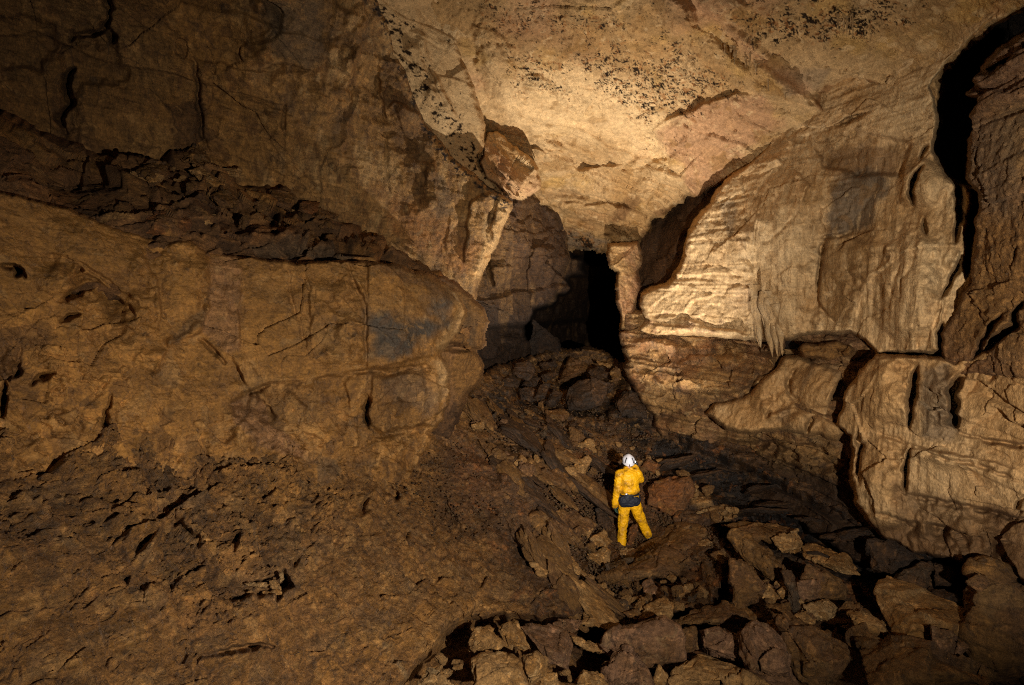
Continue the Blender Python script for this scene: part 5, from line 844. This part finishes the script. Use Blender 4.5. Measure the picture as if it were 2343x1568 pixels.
# --- rubble ledge of the left wall (crop A)
TL = LAY['rubble_ledge']; yl = lambda a, b: float(TL(a, b)) - .12
for pts, kd, lb in (([(1385, 1085), (1400, 1068), (1475, 1058), (1522, 1060), (1522, 1108), (1430, 1122)], 'pale', 'pale brick-like block perched at the top of the rubble ledge'),
                    ([(1188, 1080), (1272, 1048), (1420, 1165), (1380, 1182), (1262, 1150)], 'tan', 'leaning pointed plate left of the pale brick-like block on the ledge'),
                    ([(1130, 1020), (1150, 958), (1240, 898), (1302, 960), (1342, 1040), (1250, 1062)], 'brown', 'peaked dark boulder crowning the rubble ledge against the wall'),
                    ([(1168, 1330), (1250, 1335), (1370, 1358), (1372, 1420), (1182, 1402)], 'tan', 'light square-ended block in the middle of the rubble ledge'),
                    ([(1990, 1372), (2010, 1318), (2135, 1360), (2082, 1382)], 'brown', 'small pointed stone at the right end of the rubble ledge'),
                    ([(1690, 1200), (1800, 1170), (1872, 1260), (1820, 1330), (1740, 1300)], 'brown', 'boulder ringed by black gaps on the right part of the ledge'),
                    ([(905, 1400), (940, 1360), (1060, 1338), (1180, 1398), (1192, 1470), (1100, 1492), (920, 1472)], 'rust', 'smooth rust-brown boulder at the lower left of the rubble ledge'),
                    ([(840, 1100), (960, 1010), (1080, 1030), (1060, 1120), (920, 1150)], 'brown', 'wide brown boulder below the wall foot left of the peaked boulder'),
                    ([(1870, 1330), (1900, 1270), (2020, 1275), (2000, 1340), (1930, 1350)], 'rust', 'flat reddish stone above the black gaps at the right of the ledge'),
                    ([(1320, 1240), (1400, 1180), (1510, 1270), (1480, 1310), (1380, 1300)], 'brown', 'brown boulder just under the leaning pointed plate on the ledge')):
    traced('A', pts, kd, lb, lie=.6, th=.45, Yf=yl)
# splinters stuck in the niche of the mud bank (crop G)
for pts, kd, lb in (([(1535, 925), (1600, 915), (1700, 930), (1690, 945), (1560, 945)], 'pale', 'long thin splinter lying across the small niche in the mud bank'),
                    ([(1690, 905), (1735, 900), (1780, 965), (1750, 990), (1705, 950)], 'tan', 'tan chip tilted in the niche right of the long splinter'),
                    ([(1650, 975), (1770, 970), (1780, 1000), (1660, 1005)], 'tan', 'flat chip on the floor of the niche in the mud bank'),
                    ([(1760, 865), (1785, 850), (1795, 900), (1765, 925)], 'pale', 'small upright chip at the top of the niche in the mud bank')):
    traced('G', pts, kd, lb, 'stone', 'stone', lie=.4, up=.04)

# --- loose stones: a few shapes copied many times
def proto(i, kind):
    r = random.Random(100 + i); pts = []
    for k in range(14):
        a = Vector((r.gauss(0, 1), r.gauss(0, 1), r.gauss(0, 1))).normalized(); pts.append(Vector((a.x * .5, a.y * r.uniform(.3, .5), a.z * r.uniform(.22, .36) + .3)))
    o = rock_from_points('stone', pts, kind, 40 + i, vox=.03); return o
protos = [proto(i, k) for i, k in enumerate(('tan', 'brown', 'pale', 'brown', 'purple', 'tan', 'grey', 'brown', 'dark', 'dark'))]
for o in protos: COL.objects.unlink(o)
def scatter(n, area, s0, s1, label, group, seed, kinds, Yf=None, c='P', sink=.25):
    r = random.Random(seed); area = cr(c, area); A = np.array([p[:2] for p in area]); k = 0; yf = Yf or (lambda a, b: float(YF(a, b)))
    while k < n:
        u = r.uniform(A[:, 0].min(), A[:, 0].max()); v = r.uniform(A[:, 1].min(), A[:, 1].max())
        if not inside(np.array([u]), np.array([v]), area)[0]: continue
        o = protos[r.choice(kinds)].copy(); COL.objects.link(o); s = s0 * (s1 / s0) ** (r.random() ** 1.6)
        y = yf(u, v); p = W(u, v, y - .03); o.location = (p.x, p.y, p.z - s * sink + .02)
        o.rotation_euler = (r.uniform(-.5, .5), r.uniform(-.5, .5), r.uniform(0, 6.3)); o.scale = (s, s * r.uniform(.7, 1), s * r.uniform(.7, 1.3))
        o['label'] = label; o['group'] = group; o['category'] = 'stone'; k += 1
scatter(46, [(1690, 900), (1780, 880), (2200, 900), (2290, 1000), (2100, 1100), (1750, 1120), (1650, 1000)], .10, .30, 'small broken stone in the dense rubble hollow below the long grooved slab', 'rubble stones below the long grooved slab', 1, [0, 1, 1, 3, 5, 6], c='H')
scatter(34, [(2200, 300), (2290, 330), (2335, 440), (2500, 470), (2450, 540), (2250, 520), (2180, 470)], .08, .22, 'small pale stone in the gravelly patch right of the rusty boulder', 'pale stones right of the rusty boulder', 2, [0, 2, 5, 2], c='H')
scatter(30, [(1560, 880), (1640, 900), (1700, 1040), (1660, 1060), (1480, 900)], .07, .20, 'small stone in the trail of debris left of the rubble hollow', 'debris left of the rubble hollow', 3, [1, 3, 0], c='H')
scatter(30, [(640, 900), (860, 900), (1120, 1150), (1050, 1180), (640, 1080)], .08, .22, 'small loose stone between the slabs of the right-hand pile', 'loose stones in the right-hand pile', 4, [0, 1, 3, 4], c='I')
scatter(34, [(1100, 900), (1250, 860), (1380, 960), (1400, 1030), (1240, 1040), (1120, 960)], .10, .36, 'loose stone on the dark slope leading up to the far boulders', 'stones on the dark slope', 5, [1, 8, 6, 9])
scatter(26, [(1270, 1010), (1400, 1000), (1500, 1050), (1560, 1080), (1400, 1100), (1280, 1080)], .10, .32, "loose stone on the rubble floor around the caver's helmet and shoulders", 'stones beyond the caver', 6, [0, 1, 3, 5])
scatter(34, [(1060, 960), (1260, 960), (1420, 1010), (1400, 1080), (1290, 1150), (1150, 1080)], .22, .62, 'angular block among the jumble between the bulging wall and the caver', 'angular blocks behind the caver', 11, [1, 3, 4, 7, 0])
scatter(18, [(1500, 1060), (1640, 1120), (1700, 1200), (1600, 1200), (1520, 1130)], .18, .5, 'angular block strewn to the right of the caver along the dark gully', 'angular blocks right of the caver', 12, [1, 4, 7])
scatter(26, [(1300, 1110), (1385, 1120), (1395, 1230), (1340, 1290), (1270, 1200)], .08, .28, 'loose stone on the slope just left of the caver', 'stones left of the caver', 7, [1, 3, 0])
scatter(34, [(300, 400), (450, 380), (620, 450), (860, 550), (900, 590), (700, 550), (400, 500)], .08, .30, 'small stone in the loose rubble on the ledge of the left wall', 'stones on the rubble ledge', 8, [1, 3, 0, 1], Yf=yl)
scatter(16, [(1000, 1500), (1150, 1480), (1500, 1500), (1500, 1560), (1000, 1560)], .08, .2, 'small stone caught between the foreground boulders', 'stones between the foreground boulders', 9, [0, 5, 1])

def bank_slabs(n, area, s0, s1, label, group, seed, kinds, c='P', tilt=(0.5, -.15)):
    r = random.Random(seed); area = cr(c, area); A = np.array([p[:2] for p in area]); k = 0
    while k < n:
        u = r.uniform(A[:, 0].min(), A[:, 0].max()); v = r.uniform(A[:, 1].min(), A[:, 1].max())
        if not inside(np.array([u]), np.array([v]), area)[0]: continue
        o = protos[r.choice(kinds)].copy(); COL.objects.link(o); s = s0 * (s1 / s0) ** r.random()
        y = float(YF(u, v)); p = W(u, v, y); o.location = (p.x, p.y, p.z - s * .02)
        o.rotation_euler = (r.uniform(-.25, .2) + tilt[1], tilt[0] + r.uniform(-.25, .25), r.uniform(-1.1, -.2)); o.scale = (s * 1.5, s * .85, s * r.uniform(.3, .5))
        o['label'] = label; o['group'] = group; o['category'] = 'rock slab'; o.name = 'rock_slab'; k += 1
bank_slabs(34, [(1040, 930), (1240, 960), (1400, 1090), (1390, 1150), (1280, 1230), (1160, 1110)], .35, 1.1, 'dark slab shingled on the bank running from the bulging wall down to the caver', 'shingled slabs on the bank', 21, [1, 8, 3, 7, 9])
bank_slabs(9, [(1480, 1010), (1700, 1090), (1990, 1240), (1900, 1290), (1660, 1190), (1520, 1120)], .4, 1.1, 'dark slab in the shadowed gully under the right wall', 'slabs in the dark gully', 22, [8, 9], tilt=(-.2, -.2))
bank_slabs(16, [(1150, 1200), (1260, 1250), (1400, 1390), (1340, 1410), (1240, 1330)], .3, .8, 'flat brown slab half sunk in the mud below the bank left of the rubble hollow', 'slabs sunk in the mud', 23, [1, 3, 0])
# gravel: fine chips nobody could count, one object
def gravel():
    r = np.random.RandomState(3); V = []; F = []; Cc = []
    areas = [([(1270, 1000), (1480, 1060), (1560, 1180), (1640, 1210), (1650, 1290), (1500, 1300), (1420, 1390), (1330, 1330), (1230, 1180)], 4200, .02, .07), ([(1080, 960), (1300, 900), (1500, 1000), (1500, 1100), (1250, 1100)], 1500, .03, .08), ([(850, 1040), (1050, 1010), (1200, 1200), (1000, 1250)], 500, .02, .06)]
    bas = np.array([[1, 0, 0], [-.5, .8, 0], [-.6, -.7, 0], [.2, .1, .6], [.1, 0, -.5]], float); fc = [(0, 1, 3), (1, 2, 3), (2, 0, 3), (1, 0, 4), (2, 1, 4), (0, 2, 4)]
    cols = np.array([OCHRE * .4, BROWN * .8, TAN * .35, BROWN * .6, BROWN * .9])
    for pl, n, s0, s1 in areas:
        A = np.array(pl, float); u = r.uniform(A[:, 0].min(), A[:, 0].max(), n * 2); v = r.uniform(A[:, 1].min(), A[:, 1].max(), n * 2); m = inside(u, v, pl); u, v = u[m][:n], v[m][:n]; Y = YF(u, v)
        for i in range(len(u)):
            s = r.uniform(s0, s1); p = W(u[i], v[i], Y[i] - .02); R = Matrix.Rotation(r.uniform(0, 6.3), 3, 'Z') @ Matrix.Rotation(r.normal() * .6, 3, 'X')
            b = (bas * r.uniform(.6, 1.2, (5, 3))) @ np.array(R).T * s * .6 + np.array(p); k = len(V) * 5; V.append(b); F += [(a + k, c + k, d + k) for a, c, d in fc]; Cc += [cols[r.randint(5)]] * 5
    return mesh_obj('gravel', np.concatenate(V), np.array(F), np.array(Cc), M_STONE, smooth=False)
g = gravel(); g['kind'] = 'stuff'; g['label'] = 'fine gravel and rock chips over the cave floor'; g['category'] = 'gravel'

# --- stalactites
def stal(name, u, v, Y, L, r, label, group, seed, lean=0):
    """tapered, lumpy dripstone hanging from (u, v); L, r in metres"""
    rnd = random.Random(seed); n = 12; m = 9 if r > .03 else 6; V = []; F = []
    for i in range(n + 1):
        t = i / n; rr = r * (1 - t) ** .65 * (1 + .25 * math.sin(t * 13 + seed)) + .002
        for k in range(m):
            a = 2 * math.pi * k / m; q = rr * (1 + .18 * math.sin(3 * a + seed + 2 * t))
            V.append((math.cos(a) * q + lean * t * L, math.sin(a) * q * .8, -t * L + .06))
    for i in range(n):
        for k in range(m): F.append((i * m + k, i * m + (k + 1) % m, (i + 1) * m + (k + 1) % m, (i + 1) * m + k))
    V = np.array(V, f32); C = tint(V * 6 + seed, TAN * 1.0, PALE * .85, 1.0)
    o = mesh_obj(name, V, np.array(F), C, M_FLOW); o.location = W(u, v, Y); o['label'] = label; o['category'] = 'stalactite'
    if group: o['group'] = group
    return o
for i, (x, y, L, r) in enumerate([(585, 400, 1.25, .12), (600, 470, 1.05, .10), (665, 440, 1.3, .15), (700, 480, 1.15, .13), (735, 520, 1.0, .11), (640, 500, .7, .07)]):
    (u, v), = cr('F', [(x, y)]); stal('stalactite', u, v, float(LAY['right_cave_wall'](u, v)) - .26, L, r, 'drooping stalactite in the fringe at the foot of the flowstone curtain', 'fringe of the flowstone curtain', i + 3, lean=.09)
r_ = random.Random(4)
for i in range(16):
    u = 1512 + (1090 + r_.uniform(0, 130)) * .3626; v = (110 + r_.uniform(0, 40)) * .3626
    stal('soda_straw', u, v, float(LAY['cave_ceiling'](u, v)) - .12, r_.uniform(.12, .35), .008, 'thin straw stalactite hanging from the upper right part of the ceiling', 'straws on the upper right ceiling', i)
for i in range(26):
    t = i / 26; u = 1665 + 140 * t + r_.uniform(-8, 8); v = 105 + 100 * t + r_.uniform(-5, 8)
    stal('stalactite', u, v, float(LAY['cave_ceiling'](u, v)) - .22, r_.choice((.08, .12, .2, .34)), r_.uniform(.01, .03), 'short stalactite in the pinkish row running diagonally across the ceiling', 'pinkish row of stalactites on the ceiling', i)

# ================================================================== THE CAVER
def pmat(name, base, rough=.6, dirt=None, dirt_amt=.5, bump=.2, scale=8, spec=.3):
    m = bpy.data.materials.new(name); m.use_nodes = True; nt = m.node_tree; b = nt.nodes['Principled BSDF']; Lk = nt.links
    tc = nt.nodes.new('ShaderNodeTexCoord'); n = nt.nodes.new('ShaderNodeTexNoise'); n.inputs['Scale'].default_value = scale; n.inputs['Detail'].default_value = 7; n.inputs['Roughness'].default_value = .65
    Lk.new(tc.outputs['Object'], n.inputs['Vector'])
    rp = nt.nodes.new('ShaderNodeMapRange'); rp.inputs[1].default_value = .48; rp.inputs[2].default_value = .66; rp.inputs[4].default_value = dirt_amt; Lk.new(n.outputs['Fac'], rp.inputs[0])
    mx = nt.nodes.new('ShaderNodeMixRGB'); mx.inputs[1].default_value = (*base, 1); mx.inputs[2].default_value = (*(dirt or tuple(c * .5 for c in base)), 1); Lk.new(rp.outputs[0], mx.inputs[0]); Lk.new(mx.outputs[0], b.inputs['Base Color'])
    bp = nt.nodes.new('ShaderNodeBump'); bp.inputs['Strength'].default_value = bump; bp.inputs['Distance'].default_value = .02; n2 = nt.nodes.new('ShaderNodeTexNoise'); n2.inputs['Scale'].default_value = scale * 3; Lk.new(tc.outputs['Object'], n2.inputs['Vector']); Lk.new(n2.outputs['Fac'], bp.inputs['Height']); Lk.new(bp.outputs[0], b.inputs['Normal'])
    b.inputs['Roughness'].default_value = rough; b.inputs['Specular IOR Level'].default_value = spec
    return m
M_SUIT = pmat('yellow_oversuit', (.90, .45, .006), .5, (.20, .085, .012), .8, .9, 5.5)
M_SKIN = pmat('skin', (.5, .28, .19), .5); M_HELM = pmat('helmet_shell', (.78, .78, .84), .35, (.5, .48, .46), .25, .05, 14, .5)
M_BLK = pmat('black_plastic', (.012, .012, .014), .5); M_NAVY = pmat('navy_fabric', (.006, .008, .018), .6, (.028, .028, .036), .7, .6, 9); M_GLOVE = pmat('green_glove', (.025, .06, .045), .6, (.04, .04, .03), .5); M_BOOT = pmat('rubber_boot', (.02, .022, .03), .45, (.08, .05, .03), .6)
M_METAL = pmat('metal', (.5, .5, .52), .3); M_METAL.node_tree.nodes['Principled BSDF'].inputs['Metallic'].default_value = .9
def J(x, y, d=0.0):
    (u, v), = cr('J', [(x, y)]); return W(u, v, PY + d)
def caps(bm, a, b, ra, rb, seg=14):
    """tapered limb: two spheres joined by their hull"""
    a = Vector(a); b = Vector(b); t = bmesh.new()
    for c, r in ((a, ra), (b, rb)):
        if isinstance(r, (int, float)): r = (r, r, r)
        bmesh.ops.create_icosphere(t, subdivisions=2, radius=1, matrix=Matrix.Translation(c) @ Matrix.Diagonal((*r, 1)))
    bmesh.ops.convex_hull(t, input=t.verts)
    bmesh.ops.delete(t, geom=[v for v in t.verts if not v.link_faces], context='VERTS')
    me = bpy.data.meshes.new('t'); t.to_mesh(me); t.free(); bm.from_mesh(me); bpy.data.meshes.remove(me)
person = bpy.data.objects.new('person', None); COL.objects.link(person); BASE = J(600, 1385, 0); person.location = BASE
person['label'] = 'caver in a yellow oversuit and white helmet seen from behind, looking up the passage'; person['category'] = 'person'
def part(name, bm, vox, mat, smooth=2, wr=None, parent=person, col=True):
    V, N, F = remesh(bm, vox, smooth)
    if wr is not None: V = V + N * wr(V, N)[:, None]
    off = np.array(BASE if parent is person else parent['_w'], f32)
    o = mesh_obj(name, V - off, F, None, mat); o.parent = parent
    return o
# joints (J crop pixels, depth offset)
hipL, hipR = J(548, 850, 0), J(682, 850, .03); knL, knR = J(522, 1110, .02), J(770, 1060, .12); anL, anR = J(513, 1350, .0), J(848, 1235, .18)
shL, shR = J(488, 462, 0), J(712, 445, .02); elL, elR = J(458, 660, -.02), J(748, 520, .20); wrL, wrR = J(428, 850, .04), J(690, 372, .36)
pel = J(615, 800, .02); wst = J(612, 690, .0); chs = J(605, 520, -.02); nek = J(600, 395, .02); hed = J(600, 300, .07)
# body: one continuous figure under the clothes
bm = bmesh.new()
caps(bm, chs, wst, (.165, .10, .12), (.125, .09, .10)); caps(bm, wst, pel, (.13, .09, .08), (.15, .10, .09)); caps(bm, chs + Vector((0, 0, .08)), nek, (.12, .07, .05), (.06, .06, .05)); caps(bm, nek, hed, .055, .07)
for s, e, w_, h, k, a in ((shL, elL, wrL, hipL, knL, anL), (shR, elR, wrR, hipR, knR, anR)):
    caps(bm, s, e, .055, .042); caps(bm, e, w_, .042, .028); caps(bm, h, k, .08, .055); caps(bm, k, a, .055, .038); caps(bm, pel, h, .1, .08); caps(bm, chs + Vector((0, 0, .06)), s, .09, .055)
# head: skull, jaw, nose, brow, ears, lips; face looks away (+y) and up
up = Vector((0, -.32, .95)).normalized(); fw = Vector((.08, .95, .30)).normalized(); rt = fw.cross(up).normalized()
def hp(x, y, z): return hed + rt * x + fw * y + up * z
caps(bm, hp(0, -.015, .03), hp(0, .03, .02), (.075, .09, .09), (.07, .08, .085)); caps(bm, hp(0, .03, 0), hp(0, .06, -.085), .065, .035); caps(bm, hp(0, .10, .02), hp(0, .125, -.02), .012, .018)
for s in (-1, 1): caps(bm, hp(s * .078, 0, .01), hp(s * .082, -.008, -.03), .016, .012); caps(bm, hp(s * .03, .095, .035), hp(s * .045, .09, .035), .012, .010)
caps(bm, hp(-.02, .10, -.055), hp(.02, .10, -.055), .010, .010)
part('body', bm, .011, M_SKIN, 2)
# eyes
for s in (-1, 1):
    bm = bmesh.new(); caps(bm, hp(s * .032, .098, .022), hp(s * .034, .098, .022), .012, .012); part('eye', bm, .004, M_HELM, 1)
# oversuit
bm = bmesh.new()
caps(bm, chs + Vector((0, 0, .10)), chs + Vector((0, 0, -.06)), (.185, .12, .07), (.185, .135, .10)); caps(bm, chs, wst, (.18, .135, .12), (.17, .125, .07)); caps(bm, wst, pel, (.165, .12, .05), (.185, .13, .08))
caps(bm, shL + Vector((.02, 0, .0)), shR + Vector((-.02, 0, .0)), .085, .088); caps(bm, nek + Vector((0, 0, -.04)), nek + Vector((0, .015, .015)), (.10, .09, .05), (.085, .085, .045))
caps(bm, shL, elL, .082, .066); caps(bm, elL, wrL, .066, .055); caps(bm, shR, elR, .085, .07); caps(bm, elR, wrR, .07, .055)
caps(bm, hipL, knL, .108, .082); caps(bm, knL, anL, .082, .068); caps(bm, hipR, knR, .108, .08); caps(bm, knR, anR, .08, .066); caps(bm, pel, hipL, .12, .112); caps(bm, pel, hipR, .12, .112)
def wrinkle(V, N):
    P = V.astype(f32) * np.array([9, 9, 15], f32); r = fbm(P + fbm(V * 5, 2, 9)[:, None], 3, 71, ridged=True) * .021 + fbm(V * 4, 3, 72) * .018 + fbm(V * 26, 2, 73) * .003
    # blouse over the belt, seams
    z = V[:, 2]; r = r + .022 * np.exp(-((z - (wst.z + .05)) / .05) ** 2) * (abs(V[:, 0] - wst.x) < .24) * (V[:, 1] < PY + .15)
    r = r - .02 * np.exp(-((z - (wst.z - .02)) / .02) ** 2) * (abs(V[:, 0] - wst.x) < .22)
    return r
suit = part('oversuit', bm, .0095, M_SUIT, 2, wrinkle)
suit['label'] = 'muddy bright yellow oversuit'
# helmet
hel = bpy.data.objects.new('helmet', None); COL.objects.link(hel); hel.parent = person; hel['_w'] = list(BASE); 
bm = bmesh.new()
t = bmesh.new(); bmesh.ops.create_uvsphere(t, u_segments=48, v_segments=32, radius=1)
R = Matrix((( rt.x, fw.x, up.x), (rt.y, fw.y, up.y), (rt.z, fw.z, up.z))).to_4x4()
for v in t.verts:
    x, y, z = v.co; k = 1 + .035 * math.cos(5 * math.atan2(x, z + 1e-6)) * (1 if z > -.2 else 0)
    v.co = Vector((x * .116 * k, y * .142, max(z, -.35) * .128 * k)) + Vector((0, 0, .028))
    if z < -.18: v.co.x *= 1.05; v.co.y *= 1.05
for v in t.verts: v.co = hed + (R @ v.co.to_4d()).to_3d()
me = bpy.data.meshes.new('t'); t.to_mesh(me); t.free(); bm.from_mesh(me); bpy.data.meshes.remove(me)
V, N, F = remesh(bm, .006, 1); mesh_obj('shell', V - np.array(BASE, f32), F, None, M_HELM).parent = hel
def surf(th, ph, r=1.0):   # th around up axis from the back, ph height
    x = math.sin(th) * math.cos(ph) * .119 * r; y = -math.cos(th) * math.cos(ph) * .144 * r; z = math.sin(ph) * .131 * r + .028; return hed + rt * x + fw * y + up * z
for s in (-1, 1):
    for k, ph in enumerate((.25, .52, .79)):
        bm = bmesh.new(); caps(bm, surf(s * .72, ph - .07, .985), surf(s * .72, ph + .07, .985), .011, .011); part('vent', bm, .003, M_BLK, 0, parent=hel)
bm = bmesh.new(); caps(bm, surf(0, -.30, 1.0), surf(0, -.02, 1.0), .009, .009); caps(bm, surf(-.5, -.36, .97), surf(.5, -.36, .97), .008, .008); part('cradle', bm, .004, M_BLK, 0, parent=hel)
bm = bmesh.new(); caps(bm, hp(-.07, .14, .055), hp(.07, .14, .055), .02, .02); caps(bm, hp(0, .15, .06), hp(0, .185, .07), .028, .022); part('headlamp', bm, .005, M_BLK, 1, parent=hel)
bm = bmesh.new()
for s in (-1, 1): caps(bm, hp(s * .095, .0, -.02), hp(s * .04, .07, -.115), .007, .007)
part('chin_strap', bm, .004, M_BLK, 0, parent=hel)
# belt, seat pad, buckle
def ring(c, rx, ry, h, tilt, n=48, thick=.012):
    bm = bmesh.new(); rows = []
    for i in range(n):
        a = 2 * math.pi * i / n
        rows.append([bm.verts.new(c + Vector((math.cos(a) * (rx + dr), math.sin(a) * (ry + dr), dz + tilt * math.cos(a)))) for dr, dz in ((0, -h), (thick, -h), (thick, h), (0, h))])
    for i in range(n):
        for k in range(4): bm.faces.new((rows[i][k], rows[(i + 1) % n][k], rows[(i + 1) % n][(k + 1) % 4], rows[i][(k + 1) % 4]))
    return bm
part('belt', ring(J(612, 712, .0), .172, .128, .018, .014), .006, M_BLK, 1)
bm = bmesh.new(); caps(bm, J(545, 812, -.10), J(685, 805, -.09), (.105, .055, .115), (.108, .055, .10)); caps(bm, J(610, 740, -.11), J(618, 860, -.11), (.09, .03, .05), (.12, .04, .03))
def padw(V, N): return fbm(V * 11, 3, 91) * .014 + fbm(V * 30, 2, 92) * .003
part('seat_pad', bm, .009, M_NAVY, 2, padw)['label'] = 'dark navy seat protector hanging from the belt'
bm = bmesh.new(); caps(bm, J(565, 716, -.145), J(590, 712, -.148), (.008, .006, .012), (.008, .006, .010)); part('buckle', bm, .004, M_METAL, 0)
bm = bmesh.new(); caps(bm, J(490, 720, -.05), J(478, 800, -.07), .014, .016); caps(bm, J(735, 715, -.05), J(752, 790, -.06), .014, .016); part('side_strap', bm, .006, M_NAVY, 1)
# gloves with five fingers
def glove(wr, pts, dirs, thumb, name='glove'):
    bm = bmesh.new(); palm = wr + dirs * .085
    side = thumb.normalized(); nrm = dirs.cross(side).normalized()
    caps(bm, wr - dirs * .02, wr + dirs * .02, .036, .034); caps(bm, wr + dirs * .03 + side * .018, palm + side * .020, .019, .017); caps(bm, wr + dirs * .03 - side * .018, palm - side * .024, .019, .016); caps(bm, wr + dirs * .03, palm, .021, .018)
    for k, (o, L) in enumerate(((.031, .072), (.011, .082), (-.010, .076), (-.030, .058))):
        a = palm + side * o; b = a + dirs * L * .45 + nrm * L * pts * .15; c = b + dirs * L * .30 + nrm * L * pts * .30; d = c + dirs * L * .10 + nrm * L * pts * .30
        caps(bm, a, b, .0105, .010); caps(bm, b, c, .010, .009); caps(bm, c, d, .009, .008)
    a = wr + dirs * .035 + side * .03; b = a + side * .030 + dirs * .028 + nrm * pts * .012; c = b + dirs * .032 + nrm * pts * .018
    caps(bm, a, b, .0135, .012); caps(bm, b, c, .0115, .010)
    return part(name, bm, .0042, M_GLOVE, 1)
dL = (J(440, 935, .05) - J(428, 850, .04)).normalized(); glove(wrL + Vector((.0, 0, -.015)), 1.0, dL, Vector((.55, .8, 0)))['label'] = 'dark green glove hanging open at his side'
dR = (wrR - elR).normalized(); glove(wrR + dR * .05, -1.0, dR, Vector((-.6, .5, .4)))
# boots
for an, kn in ((anL, knL), (anR, knR)):
    bm = bmesh.new(); d = (an - kn).normalized(); a = an + d * .02
    caps(bm, a, a + d * .055, .052, .05); caps(bm, a + d * .07 + Vector((0, -.02, 0)), a + d * .075 + Vector((.02, .15, -.005)), (.045, .05, .035), (.042, .05, .028)); part('boot', bm, .007, M_BOOT, 2)
# the hand flash he holds up in front of his face
fl = bpy.data.objects.new('hand_flash', None); COL.objects.link(fl); fp = HL - Vector((.0, .07, .09)); fl.location = fp
fl['label'] = "small flash unit held up in front of the caver's face"; fl['category'] = 'lamp'
bm = bmesh.new(); caps(bm, Vector((-.02, 0, -.05)), Vector((.02, 0, .03)), (.03, .02, .03), (.03, .02, .03)); V, N, F = remesh(bm, .005, 1); mesh_obj('housing', V, F, None, M_BLK).parent = fl
bm = bmesh.new(); bmesh.ops.create_cone(bm, cap_ends=True, segments=24, radius1=.022, radius2=.034, depth=.03, matrix=Matrix.Translation((0, .025, .05)) @ Matrix.Rotation(-.5, 4, 'X')); me = bpy.data.meshes.new('reflector'); bm.to_mesh(me); bm.free(); me.materials.append(M_METAL); o = bpy.data.objects.new('reflector', me); COL.objects.link(o); o.parent = fl
